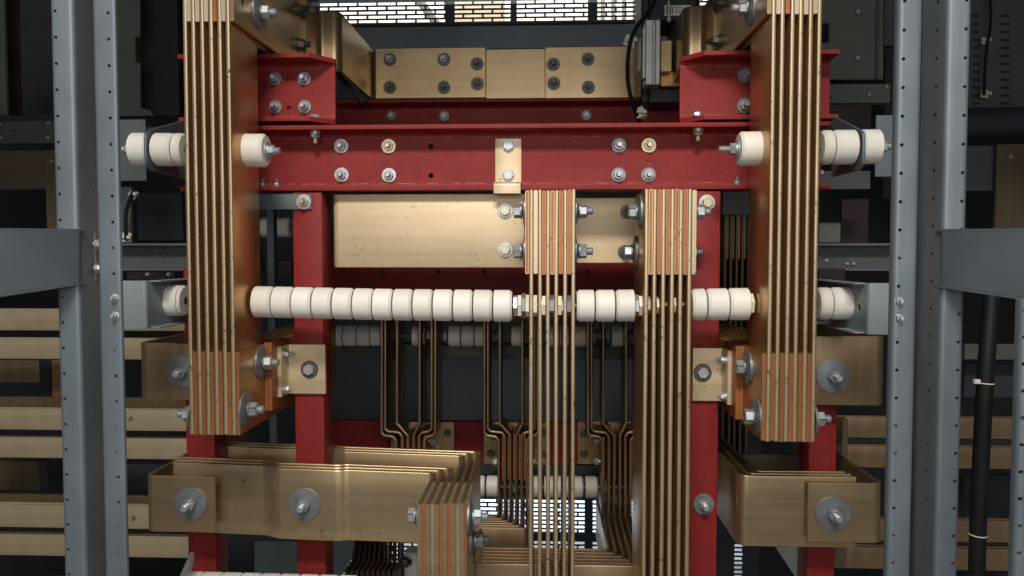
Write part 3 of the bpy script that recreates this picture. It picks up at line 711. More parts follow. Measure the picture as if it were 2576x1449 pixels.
# right riser
X0 = XA(1939.5, LY, 560); zbot = ZA(1111, LY, 1990)
t = thing('busbar_riser', 'tall stack of six copper bars standing at right, orange ends at its foot', 'busbar', (X0 + 2.5 * PITCH, LY + 0.05, zbot), 'copper busbar risers')
RXf = X0 - 0.0032
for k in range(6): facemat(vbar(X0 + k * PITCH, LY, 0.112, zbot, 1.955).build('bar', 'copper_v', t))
z1 = ZA(889, LY, 1990); zt0 = ZA(35, LY, 1990)
for k in range(6):
    rawedge(ybar(X0 + (k - 0.5) * PITCH, LY + 0.0008, 1.62, zbot + random.uniform(-.001, .001), z1).build('link_bar', 'copper_y', t), random.choice((0.0002, 0.0004, 0.0008)))
    ybar(X0 + (k - 0.5) * PITCH, LY + 0.0004, 1.507, zt0 + random.uniform(-.0008, .0008), zt0 + 0.145).build('top_link_bar', 'copper_raw' if k == 2 else ('copper_top' if k == 0 else 'copper_pale'), t)
RXP = X0 - 0.5 * PITCH - 0.00305
for x, y in ((1882, 924), (1905, 1048)):
    bolt(t, PX(x, y, RXP), (-1, 0, 0), head=True, **{k: v for k, v in BIG.items()})
bolt(t, PX(1889, 20, RXP), (-1, 0, 0), **BIG)
for y in (8, 104):
    bolt(t, PX(1812, y, RXP), (-1, 0, 0), rw=0.0125, rn=0.0095, hn=0.010, rs=0.0058, ls=0.009, tw=0.003, mw='steel_dark', mn='steel_dark')
bolt(t, (X0 + 5 * PITCH + 0.0033, PX(1905, 1048, RXP).y, P(2060, 1047, 1.14).z), (1, 0, 0), **BIG)

# centre riser and centre right riser
def cut_riser(xf, ref_y, Yf, w, ytop, ysp, side, label, raw, x_heads, nuts):
    X0 = XA(xf, Yf, ref_y); ztop = ZA(ytop, Yf, xf); zsp = ZA(ysp, Yf, xf); zb = ZA(1560, Yf)
    t = thing('busbar_riser', label, 'busbar', (X0 + 2.5 * PITCH, Yf + w / 2, zb), 'copper busbar risers')
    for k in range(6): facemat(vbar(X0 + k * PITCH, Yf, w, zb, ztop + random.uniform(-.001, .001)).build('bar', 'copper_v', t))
    for k in range(6):
        o = ybar(X0 + (k + side * 0.5) * PITCH, Yf + 0.0008, Yf + 0.16, zsp + random.uniform(-.001, .001), ztop + random.uniform(-.0015, 0.0005)).build('spacer_bar', 'copper_v', t)
        if raw[k]: rawedge(o, random.choice((0.0003, 0.0006, 0.0009)))
    left = X0 - 0.0033 - (PITCH / 2 if side < 0 else 0); right = X0 + 5 * PITCH + 0.0033 + (PITCH / 2 if side > 0 else 0)
    for x, y in x_heads:
        p = PX(x, y, left) if side > 0 else Vector((left, Yf + 0.05 if x > 1316 else Yf + 0.06, P(1320, y, Yf + 0.05).z))
        bolt(t, p, (-1, 0, 0), head=True, **BIG)
        if nuts: bolt(t, (right, p.y + 0.0, p.z), (1, 0, 0), **{**BIG, 'rw': 0.022})
    return t
cut_riser(1336.5, 900, 1.16, 0.127, 478, 690, -1, 'stack of six upright copper bars at the centre, its top bolted to the wide plate', (1, 0, 1, 1, 1, 1), ((1317, 531), (1317, 632)), True)
cut_riser(1624, 900, 1.14, 0.127, 476, 691, 1, 'stack of six upright copper bars right of the centre, beside inner right post', (1, 1, 1, 1, 1, 0), ((1612, 533), (1600, 634)), True)

# shim plates and copper angle brackets joining the risers to the posts
def angle_bracket(sgn, XP, xo, xi, y0, y1, ys0, ys1, bx, by, label, small):
    # leg along the link bar, flange on the post front
    Yp = YP - 0.0015; tt = 0.00635
    zt, zb = ZA(y0, Yp), ZA(y1, Yp)
    t = thing('angle_bracket', label, 'bracket', P(xo, y1, Yp))
    Xl = XP + sgn * (0.0125 + tt / 2); Xo = XA(xo, Yp, (y0 + y1) / 2)
    path = fillet([Vector((Xl, 1.225, 0)), Vector((Xl, Yp - tt / 2, 0)), Vector((Xo, Yp - tt / 2, 0))], 0.009, 6, False)
    m = MB(); m.sweep([(p.x, p.y, (zt + zb) / 2) for p in path], (0, 0, 1), tt, zt - zb, 0.001); m.build('angle', 'copper_h', t)
    for k in range(2):
        m = MB(); m.sweep([(XP + sgn * (0.0032 + 0.0062 * k), 1.20, (zt + zb) / 2 - 0.004), (XP + sgn * (0.0032 + 0.0062 * k), 1.34, (zt + zb) / 2 - 0.004)], (0, 0, 1), 0.0058, (zt - zb) * 1.32, 0.001); m.build('shim', 'copper_raw', t)
    bolt(t, P(bx, by, Yp - tt), FRONT, rw=0.0145, rn=0.0095, hn=0.0065, rs=0.005, head=True, mw='steel_dark', mn='zinc', tw=0.003, lock=False)
    for yy in small:
        bolt(t, (Xl + sgn * (tt / 2), 1.237, ZA(yy, 1.237)), (sgn, 0, 0), rw=0.0085, rn=0.006, hn=0.005, rs=0.003, ls=0.004, tw=0.0015, mw='zinc', mn='zinc')
    return t
angle_bracket(1, LXP, 821, 720, 868, 993, 862, 1037, 779, 929, 'copper angle bracket bolted on the inner left post beside left riser', (893, 984))
angle_bracket(-1, RXP, 1741, 1833, 872, 1003, 855, 1045, 1767, 937, 'copper angle bracket bolted on the inner right post beside right riser', (903, 993))

# ================================================================== CENTRE PLATE AND CLIP
YPL = 1.285
t = thing('busbar_plate', 'wide pale copper plate below the red crossbeam, two bolts at its right end', 'busbar', P(1080, 674, YPL))
zt, zb = ZA(488, YPL, 1080), ZA(673, YPL, 1080)
Xl, Xr = XA(836, YPL, 580), XA(1319, YPL, 580)
path = fillet([Vector((Xl + 0.003, YPL + 0.10, 0)), Vector((Xl + 0.003, YPL + 0.003, 0)), Vector((Xr, YPL + 0.003, 0))], 0.009, 6, False)
m = MB(); m.sweep([(p.x, p.y, (zt + zb) / 2) for p in path], (0, 0, 1), TB, zt - zb, 0.0015); m.build('plate', 'copper_h', t)
for y in (530, 628):
    bolt(t, P(1271, y, YPL), FRONT, rw=0.0132, rn=0.0088, hn=0.006, rs=0.005, head=True, mw='zinc', mn='zinc_yellow')
t = thing('busbar_plate', 'shaded copper plate seen between the centre riser and the next riser', 'busbar', P(1500, 660, 1.36))
m = MB(); m.bpx(1395, 497, 1640, 662, 1.36, TB, 0.0012); m.build('plate', 'copper_h', t)
for x, y in ((1578, 533), (1572, 634)):
    bolt(t, P(x, y, 1.36), FRONT, rw=0.0125, rn=0.009, hn=0.008, rs=0.005, ls=0.008, mw='steel_dark', mn='steel_dark')
t = thing('mounting_clip', 'narrow copper clip with two bolt heads on the middle of the crossbeam', 'bracket', P(1278, 485, YF))
zlo = ZA(478, YF, 1278)
Xa, Xb = XA(1246, YW, 400), XA(1312, YW, 400)
ztop = ZA(350, YW, 1278)
path = [Vector((0, YW - 0.0028, ztop)), Vector((0, YW - 0.0028, zlo + 0.0108)), Vector((0, YF - 0.0035, zlo + 0.0108)), Vector((0, YF - 0.0035, ZA(487, YF, 1278)))]
path = fillet(path, 0.004, 4, False)
m = MB(); m.sweep([((Xa + Xb) / 2, p.y, p.z) for p in path], (1, 0, 0), 0.005, Xb - Xa, 0.0008); m.build('strip', 'copper_h', t)
for y in (366, 440):
    bolt(t, P(1279, y, YW - 0.0055), FRONT, rw=0.0105, rn=0.0093, hn=0.0055, rs=0.005, head=True, mw='zinc', mn='zinc', tw=0.0015, lock=False)

# ================================================================== TOP BUSBARS
YT = 1.79
t = thing('busbar', 'long horizontal copper bar bolted in three lengths across the top rear', 'busbar', P(1280, 247, YT))
def tp(x0, y0, x1, y1, Y):
    m = MB(); m.bpx(x0, y0, x1, y1, Y, TB, 0.0012); m.build('bar', 'copper_old', t)
tp(945, 120, 1222, 247, YT - 0.010); tp(1120, 123, 1480, 248, YT); tp(1371, 117, 1608, 247, YT - 0.010)
for x, y, b in ((981, 150, 1), (1117, 150, 1), (1200, 161, 0), (981, 220, 0), (1117, 220, 0), (1201, 211, 0), (1392, 162, 0), (1393, 210, 0), (1479, 149, 0), (1480, 220, 0)):
    bolt(t, P(x, y, YT - 0.010), FRONT, rw=0.0150, rn=0.0095, hn=0.007, rs=0.0052, ls=0.007, tw=0.003, mw='steel_dark', mn='zinc' if b else 'steel_dark')
def ulink(label, sgn, XPf, xfoot, xc, ytop, Yc, xend, mat='copper_old'):
    # foot bolted on the side of the top link bar, front web, wing running back to the rear bar
    zt = ZA(ytop, 1.5, xc); h = 0.115
    t = thing('busbar_link', label, 'busbar', (XA(xc, 1.5), 1.6, zt - h), 'copper links of the top busbar')
    Xc = XA(xc, 1.5, 80)
    path = [Vector((XPf + sgn * 0.0033, 1.415, 0)), Vector((XPf + sgn * 0.0033, 1.503, 0)), Vector((Xc, 1.503, 0)), Vector((Xc, YT + 0.0032, 0))]
    path.append(Vector((Xc + sgn * 0.05, YT + 0.0032, 0)))
    path = fillet(path, [0, 0.012, 0.014, 0.012, 0], 7, False)
    m = MB(); m.sweep([(p.x, p.y, zt - h / 2) for p in path], (0, 0, 1), TB, h, 0.0015); m.build('bent_bar', mat, t)
    return t
ulink('bent copper link at upper left with rounded folded corner', 1, LXP, 800, 852, 28, 1.5, 935)
ulink('bent copper link at upper right running behind the aluminium plate', -1, RXP, 1775, 1725, 15, 1.5, 1610)

# current sensor, plates, label, cable (top right)
t = thing('current_transformer', 'black current transformer with white label beside the upper right bent link', 'transformer', P(1655, 258, 1.66))
m = MB()
zA, zB = ZA(-40, 1.66, 1660), ZA(258, 1.66, 1660); xA, xB = XA(1613, 1.66, 150), XA(1760, 1.66, 150)
hx0, hx1, hz0, hz1 = XA(1628, 1.66), XA(1745, 1.66), ZA(206, 1.66, 1660), ZA(52, 1.66, 1660)
m.box((xA, 1.66, zB), (hx0, 1.78, zA), 0.003); m.box((hx1, 1.66, zB), (xB, 1.78, zA), 0.003)
m.box((hx0 + 0.0002, 1.661, zB), (hx1 - 0.0002, 1.779, hz0), 0.002); m.box((hx0 + 0.0002, 1.661, hz1), (hx1 - 0.0002, 1.779, zA), 0.002)
m.build('housing', 'black', t)
Yl = 1.659
m = MB(); m.bpx(1672, 13, 1738, 39, Yl - 0.0008, 0.0012, 0.0002); lb = m.build('label', 'label', t)
def sq(x0, y0, x1, y1, w, Y):
    m = MB()
    m.bpx(x0, y0, x1, y0 + w, Y, 0.0004, 0); m.bpx(x0, y1 - w, x1, y1, Y, 0.0004, 0)
    m.bpx(x0, y0 + w, x0 + w, y1 - w, Y, 0.0004, 0); m.bpx(x1 - w, y0 + w, x1, y1 - w, Y, 0.0004, 0)
    return m
m = sq(1676, 16.5, 1693, 34, 2.4, Yl - 0.0013)
# rounded D inside the square
D0 = [(1680.5, 20.5), (1686, 20.5), (1689, 23), (1689, 28), (1686, 30.5), (1680.5, 30.5)]
D1 = [(1682.8, 22.8), (1685, 22.8), (1686.6, 24), (1686.6, 27), (1685, 28.2), (1682.8, 28.2)]
bm2 = bmesh.new(); va = [bm2.verts.new(P(a, b, Yl - 0.0013)) for a, b in D0]; vb = [bm2.verts.new(P(a, b, Yl - 0.0013)) for a, b in D1]
for i in range(6): bm2.faces.new((va[i], va[(i + 1) % 6], vb[(i + 1) % 6], vb[i]))
m.merge(bm2); m.build('emblem', 'ink', lb)
text('833679', P(1697, 21, Yl - 0.0013), 4.4 / FPX * Yl, 'ink', lb, 'number')
m = MB()
for yy, wd in ((24, 24), (27.5, 28), (31, 22)): m.bpx(1697, yy, 1697 + wd, yy + 0.9, Yl - 0.0013, 0.0004, 0)
m.build('small_print', 'ink', lb)
t = thing('terminal_plate', 'upright ribbed aluminium plate in front of the black transformer', 'plate', P(1642, 213, 1.56))
m = MB()
a = XA(1624, 1.56, 130); b = XA(1661, 1.56, 130); z0, z1 = ZA(213, 1.56, 1642), ZA(49, 1.56, 1642)
prof = [(a, 1.56), (a + (b - a) * .45, 1.56), (a + (b - a) * .52, 1.562), (a + (b - a) * .62, 1.562), (a + (b - a) * .7, 1.56), (b, 1.56), (b, 1.60), (a, 1.60)]
m.prism(prof, (0, 0, z0), (1, 0, 0), (0, 1, 0), (0, 0, z1 - z0), 0.0012); m.build('plate', 'alu', t)
m = MB(); m.bpx(1617, 69, 1623.6, 197, 1.565, 0.02, 0.0008); m.build('flange', 'alu', t)
m = MB(); m.bpx(1608, 96, 1612, 178, 1.60, 0.05, 0.0006); m.build('clamp', 'alu', t)
m = MB(); m.bpx(1662, 102, 1690, 180, 1.60, 0.025, 0.001); m.build('block', 'copper_old', t)
m = MB(); m.box((XA(1662, 1.63, 200), 1.63, ZA(217, 1.63, 1680)), (XA(1710, 1.63, 200), 1.645, ZA(180, 1.63, 1680)), 0.001)
single(m, 'busbar_stub', 'copper_y', 'small brass coloured stub right of the aluminium plate', 'busbar')
cable([P(1655, -20, 1.55), P(1638, 22, 1.55), P(1606, 62, 1.55), P(1587, 100, 1.55), P(1579, 160, 1.55), P(1581, 215, 1.55), P(1592, 260, 1.55), P(1603, 292, 1.56), P(1612, 320, 1.6)], 0.0042,
      'black control cable curving down past the aluminium plate', ((P(1585, 103, 1.556), 0.35, 0.0115), (P(1610, 282, 1.556), 1.15, 0.010)))
m = MB(); m.tube([P(1745 - 63, 2, 1.655), P(1745 - 62, 50, 1.655)], 0.0022, 8); m.lathe([(0, -.004), (.004, -.004), (.004, .004), (0, .004)], P(1683, 50, 1.655), (0, 0, 1), 10)
single(m, 'cable_tie', 'tie', 'translucent cable tie hanging over the transformer label', 'tie')
# lower diagonal bars behind upper left bracket
m = MB(); m.sweep([P(840, 175, 1.66), P(920, 262, 1.70)], (0, 1, 0), 0.012, 0.03, 0.002)
single(m, 'brace', 'black_panel', 'dark slanting brace beneath the bent link at upper left', 'brace')

# ================================================================== INSULATORS
def cap_mesh(r, L):
    return MB().lathe([(0.0062, 0.0003), (r - 0.0010, 0.0003), (r, 0.0012), (r, L - 0.0046), (r - 0.0032, L - 0.0008), (0.0062, L - 0.0006)], (0, 0, 0), (0, 0, 1), 48).mesh('insulator', 'white')
def nutmesh(rc, L, mat): return MB().lathe([(0, 0), (rc, 0), (rc, L), (0, L)], (0, 0, 0), (0, 0, 1), 6).mesh('nut', mat)
def string(label, Y, r, caps, nuts, zf, rod, group, dirn=1, mat='steel_dark'):
    """insulator discs on a threaded rod along X; caps = [(px start, px end)], zf(px)->pixel row of axis"""
    xm = caps[0][0]
    t = thing('insulator_string', label, 'insulator', P(xm, zf(xm), Y), group)
    pts = [P(x, zf(x), Y) for x in rod]
    MB().tube(pts, 0.0055, 10).build('rod', mat, t)
    for a, b in caps:
        pa = P(a, zf(a), Y); pb = P(b, zf(b), Y); L = (pb - pa).length
        me = cached(('cap', r, round(L, 4)), lambda: cap_mesh(r, round(L, 4)))
        if dirn > 0: place('insulator', me, t, pa, pb - pa)
        else: place('insulator', me, t, pb, pa - pb)
    for a, b, rc, mt in nuts:
        pa = P(a, zf(a), Y); pb = P(b, zf(b), Y); L = round((pb - pa).length, 4)
        place('nut', cached(('sn', rc, L, mt), lambda: nutmesh(rc, L, mt)), t, pa, pb - pa, random.uniform(0, 1))
    return t
def lerp_rows(pts):
    def f(x):
        if x <= pts[0][0]: return pts[0][1]
        for (a, ya), (b, yb) in zip(pts, pts[1:]):
            if x <= b: return ya + (yb - ya) * (x - a) / (b - a)
        return pts[-1][1]
    return f
YI = 1.172
row = lerp_rows([(410, 755.5), (665, 759.5), (960, 766), (1270, 769.5), (1560, 769), (1850, 765), (2130, 763)])
st = [643, 693, 743, 793.5, 844, 894, 943.5, 993.5, 1043.5, 1093.5, 1143.5, 1193, 1242.5]
caps = [(s, s + 47.4) for s in st]
bars_c = [1336.4, 1357, 1377.7, 1399.4, 1421, 1442]
nuts = [(1292.5, 1301, 0.0165, 'zinc'), (1303, 1312, 0.018, 'cream'), (1313.5, 1321, 0.0195, 'zinc_grey'), (1322.5, 1331, 0.017, 'cream'),
        (1342, 1351, 0.0165, 'cream'), (1361.5, 1372, 0.0165, 'cream'), (1382, 1394, 0.0165, 'zinc_grey'), (1404, 1412, 0.0165, 'cream'), (1412.5, 1415.5, 0.014, 'zinc'), (1426, 1437, 0.016, 'zinc_grey')]
cs = caps + [(410, 457.5), (458.5, 470)]
caps_all = [(410, 457.5)] + caps
string('long row of thirteen cream ceramic discs crossing in front of the inner left post', YI, 0.0243, caps, nuts, row, [600, 800, 1000, 1200, 1448], 'cream insulator strings')
string('pair of cream discs on grey channel left of the left riser at mid height', YI, 0.0243, [(410, 457), (459, 468)], [], row, [400, 468], 'cream insulator strings')
string('three cream discs between the centre riser and the next one', YI, 0.0243, [(1449, 1494), (1496, 1544.5), (1547, 1594.5)], [(1596.5, 1605, 0.0165, 'zinc'), (1606, 1617, 0.0165, 'cream'), (1628, 1640, 0.013, 'cream'), (1650, 1661, 0.013, 'cream'), (1693, 1704, 0.013, 'cream')], row, [1448, 1600, 1738], 'cream insulator strings', -1)
string('three cream discs in front of the inner right post beside right riser', YI, 0.0243, [(1736, 1772), (1775, 1827.5), (1830, 1881.5)], [(1883, 1892.5, 0.0165, 'cream')], row, [1730, 1930], 'cream insulator strings', -1)
string('pair of cream discs right of the right riser at mid height', YI, 0.0243, [(2053, 2084), (2086.5, 2138)], [], row, [2050, 2142], 'cream insulator strings', -1)
# upper insulators
r2 = lerp_rows([(337, 376), (680, 379), (1850, 375), (2210, 369)])
YU = 1.158
def endnut(t, x, y, sg, L=0.012):
    p = P(x, y, YU)
    bolt(t, p, (sg, 0, 0), rw=0.0135, rn=0.0088, hn=0.008, rs=0.0052, ls=L, tw=0.002, mw='zinc', mn='zinc', lock=True)
t = string('upper left cream discs with a grey bracket plate between them', YU, 0.0252, [(337.5, 385), (395, 443), (446, 468)], [], r2, [337, 468], 'cream insulator strings')
endnut(t, 337.5, 376, -1, 0.006)
t = string('single cream disc on the inner side of left riser, nut facing right', YU, 0.0252, [(612, 672)], [], r2, [560, 672], 'cream insulator strings')
endnut(t, 672, 379, 1, 0.008)
t = string('single cream disc on the inner side of right riser, nut facing left', YU, 0.0252, [(1856, 1912)], [], r2, [1856, 1945], 'cream insulator strings', -1)
endnut(t, 1856, 375, -1, 0.016)
t = string('upper right cream discs with a grey bracket plate between them', YU, 0.0252, [(2061, 2088.5), (2091, 2147), (2159, 2208)], [], r2, [2050, 2208], 'cream insulator strings', -1)
endnut(t, 2208, 369, 1, 0.006)
# spacers between bars of the outer risers at the upper insulator level
for nm, xs, dy in (('left', [479.5, 501, 522.5, 544, 565.5], 0), ('right', [1953.5, 1976, 1999, 2022, 2044], -4)):
    t = thing('spacer_set', 'cream spacers between the bars of the %s riser at upper insulator level' % nm, 'spacer', P(xs[2], 376, YU), 'spacers between riser bars')
    MB().tube([P(xs[0] - 8, 376 + dy, YU), P(xs[-1] + 8, 376 + dy, YU)], 0.005, 10).build('rod', 'zinc', t)
    for k, x in enumerate(xs):
        h = (0.0115, 0.0085, 0.010, 0.0075, 0.013)[k]
        c = P(x, 376 + dy, YU); c.x = c.x
        place('spacer', cached(('spm', h), lambda: MB().lathe([(0, -0.0028), (h, -0.0028), (h, 0.0028), (0, 0.0028)], (0, 0, 0), (0, 0, 1), 18).mesh('spacer', 'cream')), t, c, (1, 0, 0))
# dim rear insulator rows
rr = lerp_rows([(800, 844.5), (1700, 846)])
def capsof(l): return [(a, b) for a, b in l]
string('dim upper rear insulator row behind the long cream row', 1.80, 0.0243, capsof([(838, 865), (868, 900), (902.5, 934), (936, 968), (1039, 1070), (1130, 1160), (1162.5, 1194), (1196, 1226), (1287, 1316), (1374, 1407), (1409, 1442), (1444.5, 1475), (1537, 1567), (1600, 1630)]),
       [(1077, 1085, 0.017, 'steel_dark'), (1087, 1092, 0.019, 'zinc_grey'), (1117, 1126, 0.017, 'zinc_grey'), (1243, 1250, 0.017, 'steel_dark'), (1250.5, 1255, 0.018, 'zinc_grey'), (1490, 1498, 0.018, 'zinc_grey'), (1500, 1510, 0.0185, 'steel_dark'), (1523, 1532, 0.0185, 'zinc_grey'), (1582, 1591, 0.017, 'steel_dark')], rr, [838, 1640], 'dim rear insulator rows')
rr2 = lerp_rows([(1100, 1223), (1600, 1226)])
string('dim lower rear insulator row above the bright slots', 1.78, 0.0250, capsof([(1190, 1221), (1225, 1256), (1340, 1365), (1369, 1399), (1401, 1431), (1433, 1467), (1472, 1503)]), [(1290, 1296, 0.018, 'zinc_grey'), (1515, 1526, 0.017, 'zinc_grey')], rr2, [1180, 1600], 'dim rear insulator rows')
rr3 = lerp_rows([(450, 1478), (900, 1490)])
string('cream discs at bottom left edge below the copper elbow', 1.19, 0.0252, [(465 + 48.5 * k, 511.5 + 48.5 * k) for k in range(9)], [], rr3, [455, 905], 'cream insulator strings')
string('dim insulator pair behind the left riser above the cross rail', 1.9, 0.024, [(660, 690), (697, 733)], [], lerp_rows([(600, 572), (800, 572)]), [640, 760], 'dim rear insulator rows')

# ---- grey brackets carrying the insulators
def u_bracket(sgn, label, xfo, xfi, ytop, ybot, Yf, depth, tilt=0.0):
    Xi = XA(xfi, Yf, (ytop + ybot) / 2); Xo = XA(xfo, Yf, (ytop + ybot) / 2)
    zt, zb = ZA(ytop, Yf, xfi), ZA(ybot, Yf, xfi)
    t = thing('channel_bracket', label, 'bracket', (Xi, Yf, zb), 'grey insulator brackets')
    path = fillet([Vector((Xo, Yf + 0.0012, 0)), Vector((Xi, Yf + 0.0012, 0)), Vector((Xi + sgn * 0.0, Yf + depth, 0))], 0.004, 5, False)
    m = MB(); m.sweep([(p.x, p.y, (zt + zb) / 2) for p in path], (0, 0, 1), 0.0024, zt - zb, 0.0008); o = m.build('web', 'grey_light', t)
    for z in (zt, zb):
        m = MB(); s = 1 if z == zt else -1
        m.box((Xi, Yf + 0.012, z - s * 0.0026), (Xi + sgn * 0.016, Yf + depth, z - s * 0.0002), 0.0006); m.build('lip', 'grey_light', t)
    return t, Xi, o
t, xi, o = u_bracket(1, 'grey folded channel bracket at mid height beside inner left post', 300, 366, 706, 828, 1.10, 0.20)
c = P(407, 765, 1.17)
bolt(t, (xi + 0.0014, 1.165, c.z), (1, 0, 0), rw=0.010, rn=0.008, hn=0.006, rs=0.005, ls=0.002, mw='zinc_grey', mn='zinc_grey', lock=False)
t, xi, o = u_bracket(-1, 'grey folded channel bracket at mid height beside inner right post', 2252, 2186, 712, 842, 1.10, 0.20)
drill(o, [((xi, 1.132, ZA(772, 1.132)), (1, 0, 0), 0.006, 0.02)])
def plate_bracket(sgn, label, xw, xo, xi2, yt, yb, Yb, fm='grey'):
    # upright wall plate the rod passes through, with a rear flange against the upright
    X = XA(xw, YU, 372)
    t = thing('plate_bracket', label, 'bracket', (X, YU, ZA(yb, Yb)), 'grey insulator brackets')
    za, zb_ = ZA(322, 1.128, xw), ZA(426, 1.128, xw); zA, zB = ZA(yt, Yb, xw), ZA(yb, Yb, xw)
    zm = (za + zb_) / 2
    poly = [(1.128, zm + 0.022), (1.142, za), (Yb, zA), (Yb, zB), (1.142, zb_), (1.128, zm - 0.022)]
    m = MB(); m.prism(poly, (X - 0.0018, 0, 0), (0, 1, 0), (0, 0, 1), (0.0036, 0, 0), 0.0006); m.build('wall', 'grey', t)
    X1, X2 = XA(xo, Yb, 372), XA(xi2, Yb, 372)
    m = MB(); m.box((X1, Yb + 0.0004, zB), (X2, Yb + 0.0034, zA), 0.0008); m.build('flange', fm, t)
plate_bracket(1, 'grey plate bracket carrying the upper left cream discs', 390, 290, 366, 300, 455, 1.27, 'grey_dark')  # left flange takes a darker grey in place of shade
plate_bracket(-1, 'grey plate bracket carrying the upper right cream discs', 2153, 2262, 2203, 290, 445, 1.25)

# ================================================================== REAR PINCHED BARS (three groups)
YR = 1.74; PXP = 14.2
def pinched(label, cx, ytop, ybot, ysp0, ysp1):
    t = thing('busbar_riser', label, 'busbar', P(cx, ybot, YR), 'pinched copper risers at the rear')
    low = [-35.5, -20.5, -7, 7.2, 20.5, 33.5]
    up = [-70.5, -62, -33, 22.5, 52, 60.5]
    for k in range(6):
        lo, u_ = cx + low[k], cx + up[k]
        if k in (0, 5): ys = (1081, 1093)
        elif k in (1, 4): ys = (1071, 1083)
        else: ys = (1054, 1084)
        jx = 7 if k < 3 else -7
        if k in (2, 3): pts = [(u_, ytop), (u_, ys[0]), (lo, ys[1]), (lo, ybot)]
        else: pts = [(u_, ytop), (u_, ys[0] - 4), (u_ + jx, ys[0] + 3), (lo - jx, ys[0] + 6), (lo, ys[1] + 3), (lo, ybot)]
        path = fillet([P(a, b, YR + 0.05) for a, b in pts], 0.006, 4, False)
        for p in path: p.y = YR + 0.05
        m = MB(); m.sweep(path, (0, 1, 0), TB * 0.92, 0.10, 0.002); m.build('bar', 'copper_dim', t)
    for k in range(5):
        xx = cx + (low[k] + low[k + 1]) / 2
        m = MB(); m.bpx(xx - 2.9, ysp0 + random.uniform(-3, 3), xx + 2.9, ysp1 + random.uniform(-3, 3), YR + 0.002, 0.09, 0.001); m.build('spacer_bar', 'copper_raw', t)
    for sx in (-1, 1):
        for yy in (1108, 1161):
            c = P(cx + sx * 41, yy, YR + 0.03)
            bolt(t, c, (sx, 0, 0), rw=0.012, rn=0.009, hn=0.008, rs=0.005, ls=0.004, mw='zinc_grey', mn='zinc', lock=False)
    return t
pinched('leftmost pinched rear riser, its foot hidden by the copper elbow', 1041, 690, 1260, 1096, 1210)
pinched('middle pinched rear riser just left of the centre riser', 1293, 690, 1290, 1094, 1209)
pinched('rightmost pinched rear riser left of the centre right riser', 1547, 690, 1292, 1098, 1211)
def clip_plate(x0, x1, label, bolts):
    t = thing('mounting_plate', label, 'plate', P((x0 + x1) / 2, 1170, 1.825), 'copper plates on the low rear crossbeam')
    m = MB(); m.bpx(x0, 1061, x1, 1169, 1.825, 0.006, 0.001); m.build('plate', 'copper_old', t)
    for x, y in bolts: bolt(t, P(x, y, 1.825), FRONT, rw=0.0095, rn=0.008, hn=0.006, rs=0.004, head=True, mw='steel_dark', mn='steel_dark', lock=False)
clip_plate(983, 1143, 'copper plate on low rear crossbeam behind the leftmost pinched riser', ((1126, 1088), (1126, 1142), (1000, 1088)))
clip_plate(1216, 1384, 'copper plate on low rear crossbeam behind the middle pinched riser', ((1233, 1088), (1234, 1140), (1368, 1088), (1368, 1141)))
clip_plate(1452, 1640, 'copper plate on low rear crossbeam behind the rightmost pinched riser', ((1468, 1089), (1469, 1141)))

# horizontal L-bars below the pinched risers
def lbars(label, n, cx, lows, Yc0, dY, ytop, xleft, h, Yback, group=None, mat='copper_dim'):
    t = thing('busbar_elbow', label, 'busbar', P(cx, ytop, Yc0), group)
    z = ZA(ytop, Yback, cx)
    for k in range(n):
        X = XA(cx + lows[k], Yback, ytop); Yc = Yc0 - dY * k
        path = fillet([Vector((X, Yback + 0.10, 0)), Vector((X, Yc, 0)), Vector((XA(xleft, Yc, 1330), Yc, 0))], 0.008, 5, False)
        m = MB(); m.sweep([(p.x, p.y, z - h / 2) for p in path], (0, 0, 1), TB, h, 0.0018); m.build('bar', mat, t)
    return t
lbars('nested copper elbows turning left below the middle pinched riser', 6, 1293, [-37, -22, -7.5, 7, 21.5, 36], 1.705, 0.0145, 1278, 1120, 0.10, 1.76)
lbars('nested copper elbows turning left low below the rightmost pinched riser', 6, 1547, [-37, -22, -7.5, 7, 21.5, 36], 1.53, 0.0165, 1286, 1130, 0.10, 1.76)
# lowest copper plate at the bottom centre
m = MB(); m.sweep(fillet([Vector((XA(1185, 1.30, 1440), 1.5, 0)), Vector((XA(1185, 1.30, 1440), 1.33, 0)), Vector((XA(1620, 1.30, 1440), 1.33, 0))], 0.01, 5, False), (0, 0, 1), TB, 0.10, 0.0015)
for v in m.bm.verts: v.co.z += ZA(1419, 1.33, 1400) - 0.05
single(m, 'busbar_elbow', 'copper_old', 'low copper plate at bottom centre under the nested elbows', 'busbar')

# rear riser seen between inner right post and right riser
t = thing('busbar_riser', 'dim rear copper riser between inner right post and right riser', 'busbar', P(1850, 1140, 1.78))
for k in range(5):
    xx = 1823 + k * 14.5
    vbar(XA(xx, 1.78, 800), 1.78, 0.10, ZA(1160, 1.78), ZA(480, 1.78)).build('bar', 'brown', t)
for k in range(4):
    m = MB(); m.bpx(1823 + k * 14.5 + 4, 529, 1823 + k * 14.5 + 10.5, 652, 1.782, 0.09, 0.0008); m.build('spacer_bar', 'copper_raw' if k == 2 else 'brown', t)
m = MB(); m.bpx(1818, 480, 1890, 540, 1.77, 0.004, 0.001); single(m, 'cover_plate', 'grey_dark', 'dark plate at the top of the dim rear riser', 'plate')

# gray strut in the gap left of inner left post
m = MB(); m.bpx(674, 482, 692, 1140, 1.55, 0.02, 0.001); single(m, 'strut', 'grey', 'slim grey upright strut in the gap left of inner left post', 'strut')
m = MB(); m.bpx(570, 655, 735, 700, 1.72, 0.02, 0.001); single(m, 'crossbeam', 'purple', 'thin dark red beam behind the slim grey strut', 'beam')

